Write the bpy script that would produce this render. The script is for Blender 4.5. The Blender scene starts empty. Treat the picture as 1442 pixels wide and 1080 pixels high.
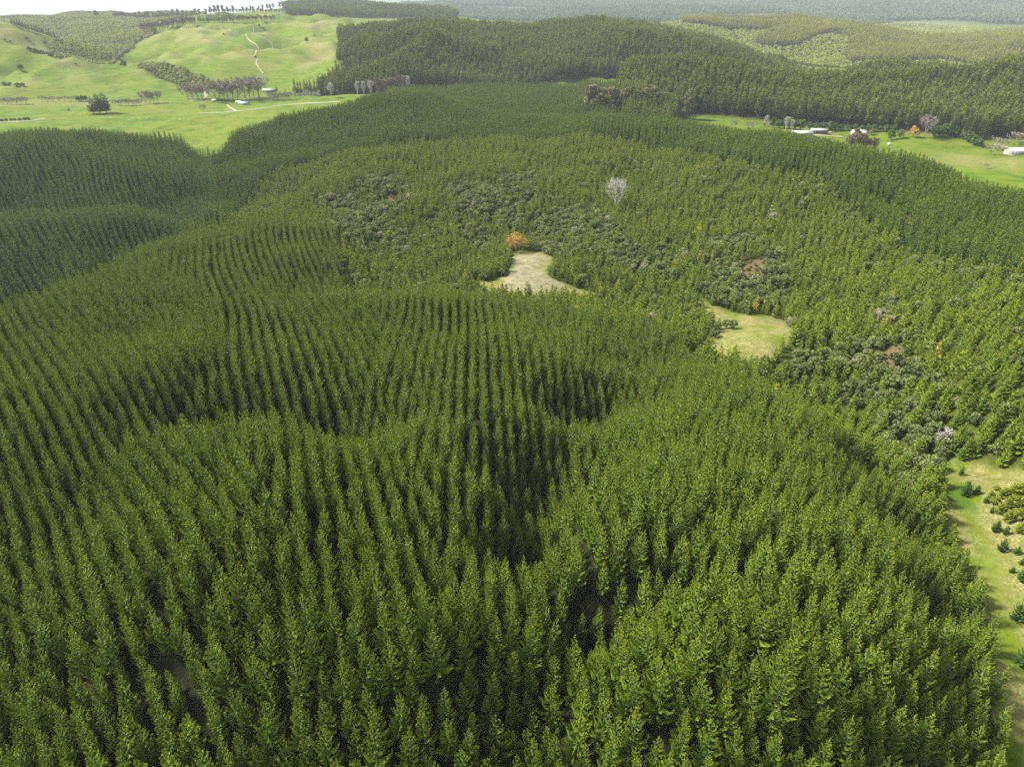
import bpy, math, random
import numpy as np
random.seed(7)
RNG = np.random.default_rng(11)
scene = bpy.context.scene
COL = scene.collection

# ------------------------------------------------------------------ camera, sky, sun, exposure
CAM_H = 215.0                      # height of the drone above the lake level
PITCH = math.radians(29.2)
FPX = 1001.0                       # focal length in photo pixels (1442 wide)
cd = bpy.data.cameras.new('drone_camera')
cam = bpy.data.objects.new('drone_camera', cd)
COL.objects.link(cam)
cam.location = (0, 0, CAM_H)
cam.rotation_euler = (math.radians(90) - PITCH, 0, 0)
cd.sensor_width = 36.0
cd.lens = 36.0 * FPX / 1442.0
cd.clip_start = 1.0
cd.clip_end = 60000.0
scene.camera = cam

HAZE = 0.00004
SUN_EL, SUN_AZ = math.radians(46), math.radians(-76)   # azimuth measured from +Y towards +X
SUN_STRENGTH, SKY_STRENGTH, EXPOSURE = 4.6, 0.135, 1.42
world = bpy.data.worlds.new('World')
scene.world = world
world.use_nodes = True
wn, wl = world.node_tree.nodes, world.node_tree.links
for n in list(wn): wn.remove(n)
sky = wn.new('ShaderNodeTexSky'); sky.sky_type = 'NISHITA'; sky.sun_disc = False
sky.sun_elevation = SUN_EL; sky.sun_rotation = SUN_AZ
sky.air_density = 1.0; sky.dust_density = 2.0; sky.altitude = 300
hs = wn.new('ShaderNodeHueSaturation'); hs.inputs['Saturation'].default_value = 0.25
bg = wn.new('ShaderNodeBackground'); bg.inputs['Strength'].default_value = SKY_STRENGTH
wo = wn.new('ShaderNodeOutputWorld')
wl.new(sky.outputs[0], hs.inputs['Color']); wl.new(hs.outputs[0], bg.inputs[0]); wl.new(bg.outputs[0], wo.inputs[0])
sd = bpy.data.lights.new('sun', 'SUN'); sd.energy = SUN_STRENGTH; sd.angle = math.radians(7); sd.color = (1.0, 0.96, 0.88)
sun = bpy.data.objects.new('sun', sd); COL.objects.link(sun)
sun.rotation_euler = (math.radians(90) - SUN_EL, 0, -SUN_AZ + math.pi)
scene.view_settings.view_transform = 'Standard'
scene.view_settings.look = 'None'
scene.view_settings.exposure = EXPOSURE
scene.view_settings.gamma = 1.0
scene.view_settings.use_curve_mapping = False
cy = scene.cycles
cy.max_bounces = 5; cy.diffuse_bounces = 2; cy.glossy_bounces = 1; cy.transmission_bounces = 2
cy.transparent_max_bounces = 4; cy.volume_bounces = 0
cy.use_denoising = False; cy.denoising_input_passes = 'RGB_ALBEDO_NORMAL'; cy.denoising_prefilter = 'ACCURATE'
try: cy.denoiser = 'OPENIMAGEDENOISE'
except Exception: pass

# ------------------------------------------------------------------ maths helpers
CP, SP = math.cos(PITCH), math.sin(PITCH)
def ray(u, v):
    a, b = u - 721.0, 540.0 - v
    return a, FPX*CP + b*SP, -FPX*SP + b*CP
def th_of(u, v):
    d = ray(u, v); return math.atan2(d[0], d[1])
def tan_dep(u, v):
    d = ray(u, v); return -d[2]/math.hypot(d[0], d[1])
def project(x, y, z):
    zz = z - CAM_H
    dep = y*CP - zz*SP
    up = y*SP + zz*CP
    dep = np.maximum(dep, 1e-3)
    return 721.0 + FPX*x/dep, 540.0 - FPX*up/dep

def _hash(ix, iy, s):
    h = (ix.astype(np.int64)*374761393 + iy.astype(np.int64)*668265263 + s*1442695041) & 0xffffffff
    h = ((h ^ (h >> 13))*1274126177) & 0xffffffff
    h = h ^ (h >> 16)
    return (h & 0xffff)/65535.0
def vnoise(x, y, s=0):
    ix, iy = np.floor(x), np.floor(y)
    fx, fy = x-ix, y-iy
    fx = fx*fx*fx*(fx*(fx*6-15)+10); fy = fy*fy*fy*(fy*(fy*6-15)+10)
    a = _hash(ix, iy, s); b = _hash(ix+1, iy, s); c = _hash(ix, iy+1, s); d = _hash(ix+1, iy+1, s)
    return (a+(b-a)*fx + (c-a)*fy + (a-b-c+d)*fx*fy)*2-1
def fbm(x, y, wl, octs=4, s=0, gain=0.5):
    t = 0; amp = 1
    for o in range(octs):
        t = t + amp*vnoise(x/wl + 17.3*o, y/wl - 9.1*o, s+o); wl *= 0.5; amp *= gain
    return t
def inpoly(poly, u, v):
    res = np.zeros(np.shape(u), bool); n = len(poly)
    for i in range(n):
        x1, y1 = poly[i][:2]; x2, y2 = poly[(i+1) % n][:2]
        if y1 == y2: continue
        c = ((y1 > v) != (y2 > v)) & (u < (x2-x1)*(v-y1)/(y2-y1)+x1)
        res ^= c
    return res

# ------------------------------------------------------------------ the terrain: surveyed heights
# seen canopy or ground at photo position (u, v): D = metres below the drone, h = tree height there
CTL = []
def D(h, *pts):
    for u, v, d in pts:
        r = d/tan_dep(u, v); CTL.append((th_of(u, v), r, d+h))
def Rr(h, *pts):
    for u, v, r in pts:
        CTL.append((th_of(u, v), r, r*tan_dep(u, v)+h))
def Q(*pts):                        # hidden ground: (u, v for the bearing, r, drop)
    for u, v, r, d in pts: CTL.append((th_of(u, v), r, d))
D(14, (-250,1080,122),(0,1080,117),(200,1080,112),(400,1080,109),(600,1080,108),(700,1080,109),(900,1080,104),(1100,1080,105),(1300,1080,112),(1430,1080,119),
  (0,950,112),(200,950,105),(400,950,99),(600,950,98),(735,985,110),(820,950,101),(950,950,95),(1150,950,95),(1300,950,104),(1410,950,115),
  (0,860,106),(200,860,97),(400,860,92),(600,860,91),(740,850,96),(832,865,113),(915,850,94),(1000,860,90),(1200,860,94),(1320,860,104),(1400,860,115),
  (-200,760,112),(0,760,104),(200,750,89),(400,750,87),(600,760,92),(690,770,99),(748,775,117),(840,760,96),(1000,760,91),(1200,760,97),(1300,760,107),(1360,760,116),
  (0,690,104),(120,700,103),(230,690,89),(340,665,83),(460,680,87),(590,690,94),(720,705,118),
  (0,640,103),(140,640,106),(240,640,118),(330,622,120),(450,622,115),(520,605,107),(600,640,96),(690,640,99),(762,645,122),(850,640,95),(1000,640,92),(1150,640,99),(1250,640,109),(1295,650,117),
  (0,570,101),(200,570,98),(400,570,98),(600,570,99),(740,570,108),(815,575,125),(880,570,104),(950,570,100),(1050,570,100),(1150,570,107),(1200,575,113),
  (0,510,106),(200,510,103),(400,510,106),(600,510,108),(800,510,112),(900,515,117),(965,505,124),(1010,500,113),(1080,505,113),
  (-150,460,125),(0,460,118),(200,450,111),(400,450,112),(600,450,114),(800,450,119),(950,455,127),
  (0,425,134),(100,392,132),(300,390,114),(480,400,119),(600,398,121),(700,403,122),(850,420,122),(940,435,126),
  (190,345,131),(300,340,121),(400,345,121),(440,370,129),(420,385,126),
  (262,303,137),(330,300,129),(400,301,127),(470,308,130))
# behind the crests of the main plantation
Q((735,380,345,147),(850,410,345,147),(600,380,350,145),(1000,470,290,145),(1080,490,262,143),(1130,520,235,141),(1230,590,200,139),(1300,640,178,136),(1360,720,150,132),(1420,840,122,129),(1460,1000,103,130),
  (0,425,460,190),(100,390,480,190),(200,340,525,188),(262,300,570,182),(-150,430,440,170),(470,300,545,152))
Rr(0, (740,395,372),(740,365,408),(1060,465,322),(1110,460,325),(1050,490,298))
D(0, (1330,670,134),(1390,740,131),(1425,850,129),(1442,950,130),(1442,780,128),(1400,670,133))
D(7, (560,375,141),(640,370,142),(520,350,140),(850,385,141),(950,400,141),(1000,415,141),(1120,440,138),(1180,500,134),(1250,560,134),(1330,620,130),(1400,640,124),(1442,640,118),
  (500,300,140),(650,300,142),(800,300,140),(950,300,137),(1100,300,132),(1250,310,125),(1400,340,115),(1442,350,112),
  (450,255,141),(550,250,139),(700,250,138),(850,250,135),(1000,260,130),(1120,260,125),
  (1100,380,136),(1250,400,126),(1400,420,112),(1442,430,109),(1250,480,127),(1400,500,112),(1550,500,100),(1442,560,113),(1550,620,108),(600,340,143),(720,330,143))
D(12, (1250,280,119),(1350,295,112),(1442,300,108),(640,200,133),(800,200,128),(950,205,127),(700,162,129),(850,163,126),(930,169,126),(1000,184,126),(1100,194,123),(1200,205,119),(1270,219,114),(1340,230,110),(1442,264,104),(1550,300,99),
  (310,250,152),(350,270,146),(400,230,140),(480,200,136),(350,182,141),(430,168,132),(500,152,125),(560,133,118),(610,131,120),(420,260,145),(330,288,150))
Q((1442,262,590,140),(1340,228,720,158),(1200,203,800,160),(1100,192,860,158),(1550,300,560,135))
D(17, (0,410,167),(0,350,150),(100,350,150),(150,330,152),(0,297,140),(100,293,141),(200,300,146),(240,305,152),(0,278,160),(100,278,160),(0,232,139),(60,225,137),(100,240,143),(150,235,140),(200,250,148),(0,183,128),(70,177,127),(140,178,128),(200,192,138),(260,207,149),(-200,300,140),(-200,200,130))
Q((0,290,690,180),(100,288,690,180),(200,280,680,180),(275,260,700,178),(270,285,640,172),(290,225,800,172),(0,180,1010,158),(140,176,1000,162),(200,190,985,168))
# farm valley on the left
Rr(0, (0,170,1270),(100,162,1340),(250,180,1130),(300,200,1000),(340,150,1330),(440,145,1340),(500,150,1130),(480,141,1180),(430,150,1170),(200,160,1300),
  (0,140,1600),(0,90,1900),(0,60,2050),(0,40,2250),(60,75,1980),(100,80,2000),(100,110,1760),(180,97,1900),(240,140,1450),(250,120,1620),(180,120,1650),(120,135,1560),(60,120,1680),(-150,80,1900),(-150,50,2200),
  (380,115,1600),(400,80,1850),(380,60,2100),(370,36,2500),(250,42,2450),(265,55,2180),(265,70,2080),(240,95,1800),(450,60,2050),(475,42,2300),(470,90,1720),(470,125,1450),(330,95,1720),(310,70,1980),(430,40,2450),(400,24,3000),(300,27,2750),(460,30,2700),(300,45,2400),(420,100,1640))
Rr(8, (150,85,2120),(110,60,2500),(100,45,2900),(200,27,3200),(200,58,2450),(170,65,2450),(150,35,3000),(250,33,2650))
Rr(10, (30,26,3600),(50,20,4200),(120,17,4300),(170,22,3700))
Q((60,30,2600,150),(0,36,2600,140),(300,20,3600,110),(400,15,4000,110),(100,15,5200,205),(0,15,5200,210),(300,10,5500,205),(-200,10,5200,200))
# centre and right beyond the ridge
Rr(14, (700,142,1060),(700,126,1190),(620,128,1180),(800,140,1050),(760,128,1150))
Q((700,160,960,152),(560,132,1080,150),(850,160,940,148),(930,165,960,155))
Rr(0, (500,136,1300),(560,130,1320),(700,120,1335),(820,117,1360),(850,150,1010),(900,150,1010),(1000,166,1075),(940,166,1060),(1050,182,1000),(1040,167,1055),(1100,183,1010),
  (1200,192,1035),(1300,192,1030),(1350,232,905),(1250,205,980),(1430,212,1010),(1442,235,905),(1420,195,1080),(1500,220,960))
D(27, (560,95,122),(700,92,119),(850,95,116),(1000,140,128),(1100,140,130),(1200,142,130),(1300,150,130),(1442,165,130),(1200,112,117),(1300,100,112),(1100,105,112),(1442,125,118),(1000,100,106),(900,75,99),(800,60,92),(700,60,96),(600,60,92),(540,50,88),(500,60,92),(500,100,122),(460,110,130))
Rr(27, (560,28,1850),(600,24,1950),(680,30,1900),(740,32,1850),(850,28,1900),(900,29,1900),(960,48,1750),(1030,68,1700),(1100,87,1600),(1180,98,1500),(1250,86,1480),(1310,80,1480),(1380,92,1420),(1442,112,1350),(1550,120,1350))
Q((600,22,2400,135),(740,28,2400,150),(900,25,2400,150),(1100,85,1950,165),(1250,85,1800,165),(1400,95,1750,165))
Rr(10, (980,45,2500),(1050,70,2250),(1000,55,2400),(1100,60,2400),(1180,60,2450),(1150,80,2200),(1230,75,2250),(1120,42,2650))
Rr(22, (960,22,3000),(1050,28,2900),(1100,34,2750),(1150,26,3000),(1210,34,2850),(1090,50,2450),(1250,45,2800),(1300,62,2600),(1360,55,2800),(1442,47,2700),(1442,78,2300),(1250,60,2450),(1550,50,2700))
Q((1000,20,3700,170),(1200,30,3700,170),(1442,45,3500,170),(740,25,3300,170))
Rr(10, (500,15,3300),(560,8,3600),(440,10,3400),(620,14,3200),(400,8,3600))
Q((560,5,4600,160),(700,20,4300,165),(900,20,4300,165),(1100,20,4500,165),(1400,40,4300,165))
Rr(5, (700,8,6200),(800,5,6800),(900,14,5200),(1000,6,6500),(1100,8,6300),(1250,10,6200),(1400,15,6000),(1300,25,5200),(1500,12,6200),(760,22,4900),(1100,22,5000))
Q((700,0,9000,165),(1000,0,9500,125),(1300,0,9500,122),(1000,0,16000,150),(1400,0,16000,150),(700,0,16000,190),(0,0,16000,230),(300,0,16000,230),(300,0,9000,225),(0,0,9000,225),(500,0,9000,190),(1600,0,9000,140))
# margins outside the picture and under the drone
Q((-900,900,200,125),(-900,900,600,150),(2300,900,150,125),(2300,900,500,130),(2300,900,1500,150),(-900,900,1500,150),(2300,900,5000,150),(-900,900,5000,200),
  (0,2000,30,115),(721,2000,25,106),(1442,2000,30,110),(721,1500,25,104),(0,1400,60,116),(1442,1400,60,110))
C = np.array(CTL)
_th, _lr, _d = C[:, 0], np.log(C[:, 1]), C[:, 2]
def _kern(d2): return np.where(d2 > 0, d2*np.log(d2+1e-12)*0.5, 0.0)
n = len(C)
P = np.c_[np.ones(n), _th, _lr]
A = np.zeros((n+3, n+3))
A[:n, :n] = _kern((_th[:, None]-_th)**2 + (_lr[:, None]-_lr)**2) + np.eye(n)*3e-4
A[:n, n:] = P; A[n:, :n] = P.T
W = np.linalg.solve(A, np.r_[_d, 0, 0, 0])
TH0, TH1, LR0, LR1 = -1.25, 1.25, math.log(22.0), math.log(17000.0)
NT, NR = 700, 820
gth = np.linspace(TH0, TH1, NT); glr = np.linspace(LR0, LR1, NR)
GT, GL = np.meshgrid(gth, glr)           # (NR, NT)
def _tps(t, l):
    out = np.empty(t.shape); tf, lf, of = t.ravel(), l.ravel(), out.ravel()
    for i in range(0, tf.size, 20000):
        a, b = tf[i:i+20000], lf[i:i+20000]
        of[i:i+20000] = _kern((a[:, None]-_th)**2+(b[:, None]-_lr)**2) @ W[:n] + W[n] + W[n+1]*a + W[n+2]*b
    return of.reshape(t.shape)
# evaluate on a coarser grid, then refine by cubic-free bilinear upsampling of a smooth field
ct = np.linspace(TH0, TH1, 251); cl = np.linspace(LR0, LR1, 301)
CT, CL = np.meshgrid(ct, cl)
DROP = _tps(CT, CL)
def _bil(F, t, l):
    nr, nt = F.shape
    a = np.clip((t-TH0)/(TH1-TH0)*(nt-1), 0, nt-1.001); b = np.clip((l-LR0)/(LR1-LR0)*(nr-1), 0, nr-1.001)
    i, j = a.astype(int), b.astype(int); fa, fb = a-i, b-j
    return (F[j, i]*(1-fa)+F[j, i+1]*fa)*(1-fb)+(F[j+1, i]*(1-fa)+F[j+1, i+1]*fa)*fb
drop = _tps(GT, GL)
drop = np.clip(drop, 20, 235)
GR = np.exp(GL)
GX, GY = GR*np.sin(GT), GR*np.cos(GT)
GZ = CAM_H - drop
# ------------------------------------------------------------------ land cover (which wood, paddock or clearing a spot on the ground belongs to)
def curve(pts, extra=0.0):
    """radius of a boundary as a function of bearing; pts = (u, v, D) or (u, v, None, r)"""
    t, r = [], []
    for p in pts:
        t.append(th_of(p[0], p[1]))
        r.append((p[3] if len(p) > 3 else p[2]/tan_dep(p[0], p[1])) + extra)
    o = np.argsort(t); t = np.array(t)[o]; r = np.array(r)[o]
    return lambda q: np.interp(q, t, r)
R1 = curve([(-300,520,130),(-150,460,133),(0,423,134),(100,390,132),(190,344,131),(262,301,137),(330,298,129),(400,299,127),(465,306,130),(484,390,119),(600,394,121),(700,400,122),(850,417,122),
            (940,432,126),(985,480,125),(1010,492,113),(1080,502,113),(1130,529,112),(1200,574,113),(1255,610,113),(1300,660,116),(1340,718,116),(1380,790,117),(1402,840,118),
            (1408,900,119),(1425,960,119),(1436,1040,119),(1455,1080,119),(1500,1200,118)])
R2 = curve([(-300,520,130),(-150,460,133),(0,423,134),(100,390,132),(190,344,131),(262,301,137),(300,300,135),(330,268,150),(370,238,147),(420,222,142),(500,203,137),(560,193,136),(640,183,132),
            (700,176,129),(860,186,126.5),(960,206,126),(1060,236,125),(1150,252,123),(1220,286,120),(1300,320,113),(1442,362,110),(1550,400,105),(1700,450,100)])
R3 = curve([(-300,180,None,1000),(0,180,None,985),(70,176,None,975),(140,177,None,960),(200,190,None,930),(262,208,None,885),(285,212,None,838),(305,205,None,842),(345,180,None,930),(430,166,None,930),(500,150,None,945),(538,135,None,985),
            (546,130,None,1285),(600,126,None,1290),(770,126,None,1290),(872,130,None,1290),(878,150,None,985),(930,166,None,890),(1000,182,None,860),(1100,192,None,825),(1200,203,None,765),(1270,218,None,700),(1340,228,None,640),(1442,262,None,560),(1600,300,None,500)])
R4 = curve([(430,140,None,1400),(448,135,None,1350),(480,137,None,1300),(560,128,None,1305),(640,122,None,1320),(700,119,None,1330),(780,118,None,1345),(870,118,None,1345),(874,130,None,1180),(879,150,None,900),(948,165,None,880),(958,165,None,1080),(1000,165,None,1080),
            (1060,167,None,1062),(1100,180,None,1060),(1200,187,None,1065),(1300,190,None,1048),(1380,195,None,1030),(1400,200,None,1075),(1600,200,None,1080)])
R5 = curve([(440,60,None,2050),(560,28,None,2100),(740,32,None,2080),(900,29,None,2080),(960,48,None,1900),(1030,68,None,1850),(1100,87,None,1760),(1180,98,None,1650),(1310,80,None,1640),(1442,112,None,1500),(1600,120,None,1500)])
CLEAR1 = [(724,357),(765,354),(777,363),(768,378),(774,389),(806,404),(835,411),(835,414),(690,406),(660,401),(660,397),(692,396),(714,386)]
CLEAR2 = [(996,492),(993,478),(1012,462),(1010,448),(985,430),(1000,428),(1018,436),(1040,444),(1062,448),(1085,447),(1117,458),(1110,474),(1092,486),(1094,498),(1060,502),(1010,498)]
STRIP = [(1312,655),(1330,652),(1342,640),(1372,655),(1400,664),(1442,664),(1900,690),(1900,1300),(1410,1085),(1400,1000),(1400,900),(1330,720)]
THIN = [(835,404),(960,411),(1012,431),(1012,443),(950,421),(835,412)]
VERGE = [(900,406),(945,414),(985,424),(1012,434),(1020,446),(1008,462),(990,470),(960,440),(900,418)]
NATIVE = [
 [(497,262),(515,238),(545,236),(568,250),(575,270),(560,300),(540,312),(500,310),(465,300),(455,288)],
 [(470,296),(500,300),(545,305),(575,322),(590,345),(560,356),(520,352),(480,330)],
 [(640,255),(660,246),(690,238),(740,236),(755,250),(752,275),(735,300),(700,312),(665,305),(648,285)],
 [(640,325),(680,318),(700,330),(705,348),(690,356),(655,350)],
 [(745,320),(800,300),(850,300),(880,318),(880,340),(850,350),(800,352),(765,350),(748,340)],
 [(430,345),(455,335),(475,345),(480,370),(455,380),(430,372)],
 [(450,440),(450,439),(451,440)],
 [(995,365),(1010,338),(1040,332),(1090,340),(1112,362),(1120,395),(1100,425),(1060,428),(1020,410),(1000,390)],
 [(860,345),(910,335),(945,345),(950,370),(920,380),(870,372)],
 [(1095,500),(1130,482),(1180,470),(1215,465),(1260,475),(1300,500),(1325,540),(1350,600),(1345,640),(1315,660),(1280,640),(1240,600),(1190,560),(1140,530)],
 [(1230,610),(1262,604),(1300,640),(1322,668),(1318,690),(1290,660)],
 [(1380,650),(1442,640),(1442,668),(1400,668)],
 [(1000,455),(1020,446),(1045,458),(1046,470),(1022,476),(998,472)],
]
BRACKEN = [[(530,285),(548,268),(562,272),(552,290)],[(1040,372),(1065,355),(1088,372),(1085,400),(1055,405)],[(1240,520),(1275,490),(1290,500),(1262,535)],[(735,292),(752,272),(764,285),(742,300)],[(1225,280),(1250,292),(1275,306),(1300,325),(1285,330),(1250,305),(1225,292)]]
BUSH1 = [(75,57),(70,70),(80,82),(112,90),(142,93),(158,90),(170,78),(188,66),(192,58),(215,48),(222,42),(205,34),(250,24),(300,15),(240,15),(190,18),(150,20),(135,26),(100,33),(85,42)]
BUSH2 = [(192,92),(213,86),(240,90),(262,97),(285,106),(300,116),(292,122),(280,127),(262,124),(252,116),(225,108),(210,98)]
FARPINE = [[(392,0),(480,-4),(655,-4),(655,12),(628,27),(560,30),(486,44),(470,33),(440,30),(408,21)]]
GREENPATCH = [(780,128),(800,118),(822,110),(845,111),(872,116),(872,122),(850,124),(830,122),(812,130)]
HILLPINE = [[(955,20),(990,15),(1050,24),(1090,22),(1130,18),(1200,25),(1200,35),(1110,32),(1070,37),(1030,36),(990,29),(960,28)],
            [(1062,54),(1072,46),(1100,33),(1190,30),(1240,36),(1300,50),(1360,48),(1442,38),(1600,30),(1600,90),(1442,82),(1400,79),(1380,88),(1330,78),(1200,80),(1190,70),(1200,52),(1180,40),(1160,42),(1120,59),(1080,59)]]
HAZEHILL = [(-400,10),(0,14),(90,12),(150,15),(170,17),(135,26),(82,40),(76,56),(40,38),(16,36),(0,36),(-400,40)]

def ground_z(x, y):
    t = np.arctan2(x, y); l = np.log(np.maximum(np.hypot(x, y), 23.0))
    return _bil(GZ, t, l)
PINE, YOUNG, BUSH, CREST, OLDPINE, MATURE, NATFAR, PINEFAR, OPEN, FERN, FARBUSH = range(11)
def cover(x, y, h=12.0):
    """class of wood at world x, y; h is the height at which the edge of the wood is judged"""
    z = ground_z(x, y); t = np.arctan2(x, y); r = np.hypot(x, y)
    jit = 1 + 0*r
    u0, v0 = project(x, y, z); wob = fbm(x, y, 30.0, 2, 51)*3.0*np.clip(300/r, 0.2, 1.2)
    c = np.full(r.shape, OPEN)
    r1, r2, r3, r4, r5 = R1(t), R2(t), R3(t), R4(t), R5(t)
    uc, vc = project(x, y, z+5)
    midA = r < r1; midB = (r >= r1) & (r < r2+wob); midC = (r >= np.maximum(r1, r2)+wob*0) & (r < r3)
    c[midA] = PINE
    c[midB] = YOUNG
    c[(r >= r2+wob) & (r >= r1) & (r < r3)] = CREST
    left = (t < th_of(300, 230)) & (r >= r1) & (r < r3)
    c[left] = OLDPINE
    w2 = fbm(x, y, 26.0, 3, 61); mixn = vnoise(x/3.1, y/3.1, 63)
    for poly in NATIVE: c[midB & inpoly(poly, uc+w2*20, vc+w2*11) & (mixn+w2*0.6 > -0.45)] = BUSH
    near_valley = np.clip((t+0.5)*2, 0, 1)*np.clip((700-r)/250, 0, 1)
    c[midB & (c == YOUNG) & (mixn > 0.80-near_valley*0.16-w2*0.30)] = BUSH
    for poly in BRACKEN: c[(midB | midC) & inpoly(poly, u0+w2*12, v0+w2*8)] = FERN
    for poly in (CLEAR1, CLEAR2, STRIP):
        uh, vh = project(x, y, z+7)
        c[(r >= r1-4) & (r < r2) & (inpoly(poly, u0+w2*5, v0+w2*3) | inpoly(poly, u0+w2*5, (v0+vh)/2))] = OPEN
    m = (r >= r4) & (r < r5)
    um, vm = project(x, y, z+26)
    lim = np.where(vm > 108, 447, np.where(vm > 84, 447+(108-vm)*1.4, 482+fbm(x, y, 60.0, 3, 97)*9))
    m &= (um > lim)
    c[m] = MATURE
    c[(r > 1150) & (r < 1500) & inpoly(GREENPATCH, u0, v0)] = OPEN
    far = (r >= np.maximum(r5, 2050)) & (um > 930) & (r < 4300)
    c[far] = NATFAR
    uf, vf = project(x, y, z+16)
    for poly in HILLPINE: c[far & inpoly(poly, uf, vf)] = PINEFAR
    c[(r > 1900) & (r < 4300) & inpoly(BUSH1, uc, vc)] = NATFAR
    c[(r > 1300) & (r < 2300) & inpoly(BUSH2, uc, vc)] = NATFAR
    c[(r > 2500) & inpoly(HAZEHILL, uc, vc)] = NATFAR
    c[(r > 2900) & inpoly(FARPINE[0], uf, vf)] = PINEFAR
    c[(r > 4300) & (r < 7600) & (t > th_of(560, 10)) & (vnoise(x/700, y/500, 88) > -0.55)] = FARBUSH
    return c

# relief on top of the survey: hummocks and slips on the farm hills, gentle unevenness under the woods
GU, GV = project(GX, GY, GZ)
cov0 = cover(GX, GY)
farm = ((cov0 == OPEN) & (GR > 850)).astype(float)
def blur(a, k=2):
    for _ in range(k):
        a = (a + np.roll(a, 1, 0) + np.roll(a, -1, 0) + np.roll(a, 1, 1) + np.roll(a, -1, 1))/5
    return a
farm = blur(farm, 4)
hill = np.clip((GR-1550)/250, 0, 1)*np.clip((3200-GR)/500, 0, 1)*(GT < th_of(500, 60))
flat = np.clip((GR-900)/100, 0, 1)*np.clip((1650-GR)/150, 0, 1)
rid = 1-np.abs(fbm(GX, GY, 210.0, 3, 5))*1.6
GZ = GZ + farm*hill*(rid*18.0 + fbm(GX, GY, 80, 4, 3)*8.0) + farm*flat*fbm(GX, GY, 90, 3, 8)*3.2
wood = (GR < 1000)*(1-farm)
roll = np.clip((GR-420)/150, 0, 1)*np.clip((1080-GR)/120, 0, 1)*(1-farm)
GZ = GZ + roll*fbm(GX, GY, 115.0, 3, 23)*6.0
GZ = GZ + wood*fbm(GX, GY, 38.0, 3, 21)*0.9*np.clip(GR/120, 0.4, 1.6)
mat_ = blur((cov0 == MATURE).astype(float), 3)
GZ = GZ + mat_*((0.42-np.abs(fbm(GX, GY, 330.0, 3, 37)))*54.0)*np.clip((GR-1120)/200, 0, 1)*np.clip((1850-GR)/400, 0.35, 1)
nat = blur(np.isin(cov0, [NATFAR, PINEFAR]).astype(float), 3)
GZ = GZ + nat*fbm(GX, GY, 240.0, 4, 31)*9.0
vf = np.clip((GR-4300)/900, 0, 1)*(GT > th_of(560, 10))
GZ = GZ + vf*((0.5-np.abs(fbm(GX, GY, 2400.0, 4, 41)))*80.0)*np.clip((9500-GR)/2500, 0, 1)

# ------------------------------------------------------------------ materials
def new_mat(name):
    m = bpy.data.materials.new(name); m.use_nodes = True
    nt = m.node_tree
    for n_ in list(nt.nodes): nt.nodes.remove(n_)
    return m, nt.nodes, nt.links
def principled(ns, ls, rough=0.8, spec=0.2):
    p = ns.new('ShaderNodeBsdfPrincipled'); o = ns.new('ShaderNodeOutputMaterial')
    p.inputs['Roughness'].default_value = rough
    p.inputs['Specular IOR Level'].default_value = spec
    ls.new(p.outputs[0], o.inputs[0]); return p, o
def mix(ns, ls, fac, a, b, mode='MIX'):
    m = ns.new('ShaderNodeMix'); m.data_type = 'RGBA'; m.blend_type = mode
    for sock, val in ((m.inputs[0], fac), (m.inputs[6], a), (m.inputs[7], b)):
        if isinstance(val, (int, float)): sock.default_value = val
        elif isinstance(val, tuple): sock.default_value = val+(1,)
        else: ls.new(val, sock)
    return m.outputs[2]
def noise(ns, ls, vec, scale, detail=4.0, rough=0.6):
    t = ns.new('ShaderNodeTexNoise'); t.inputs['Scale'].default_value = scale
    t.inputs['Detail'].default_value = detail; t.inputs['Roughness'].default_value = rough
    if vec is not None: ls.new(vec, t.inputs['Vector'])
    return t.outputs['Fac']
def ramp(ns, ls, fac, lo, hi):
    r = ns.new('ShaderNodeMapRange'); r.inputs[1].default_value = lo; r.inputs[2].default_value = hi
    ls.new(fac, r.inputs[0]); return r.outputs[0]
def attr(ns, name):
    a = ns.new('ShaderNodeAttribute'); a.attribute_name = name; return a.outputs['Fac']

def foliage(name, dark, light, tip, odd=None, odd_share=0.0, patch=0.02, transl=0.12, rough=0.6, spec=0.10):
    """leaf or needle colour: differs tree by tree, stand by stand, with paler new growth at the shoot ends, lit conifer tops painted in, leaf clumps paler above"""
    m, ns, ls = new_mat(name)
    oi = ns.new('ShaderNodeObjectInfo')
    n1 = noise(ns, ls, oi.outputs['Location'], patch, 3.0)
    s = ramp(ns, ls, n1, 0.3, 0.7)
    mm = ns.new('ShaderNodeMath'); mm.operation = 'MULTIPLY_ADD'; mm.inputs[1].default_value = 0.55
    ls.new(oi.outputs['Random'], mm.inputs[0])
    m2 = ns.new('ShaderNodeMath'); m2.operation = 'MULTIPLY'; m2.inputs[1].default_value = 0.45
    ls.new(s, m2.inputs[0]); ls.new(m2.outputs[0], mm.inputs[2])
    c = mix(ns, ls, mm.outputs[0], dark, light)
    if odd is not None:
        w = ns.new('ShaderNodeTexWhiteNoise'); w.noise_dimensions = '3D'; ls.new(oi.outputs['Location'], w.inputs['Vector'])
        lt = ns.new('ShaderNodeMath'); lt.operation = 'LESS_THAN'; lt.inputs[1].default_value = odd_share
        ls.new(w.outputs['Value'], lt.inputs[0])
        c = mix(ns, ls, lt.outputs[0], c, odd)
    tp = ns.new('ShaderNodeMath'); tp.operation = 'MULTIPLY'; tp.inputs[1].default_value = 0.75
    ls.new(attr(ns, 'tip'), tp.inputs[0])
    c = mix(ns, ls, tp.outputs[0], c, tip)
    p, o = principled(ns, ls, rough, spec)
    ls.new(c, p.inputs['Base Color'])
    tr = ns.new('ShaderNodeBsdfTranslucent'); ls.new(c, tr.inputs['Color'])
    mx = ns.new('ShaderNodeMixShader'); mx.inputs[0].default_value = transl
    ls.new(p.outputs[0], mx.inputs[1]); ls.new(tr.outputs[0], mx.inputs[2]); ls.new(mx.outputs[0], o.inputs[0])
    return m
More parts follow.
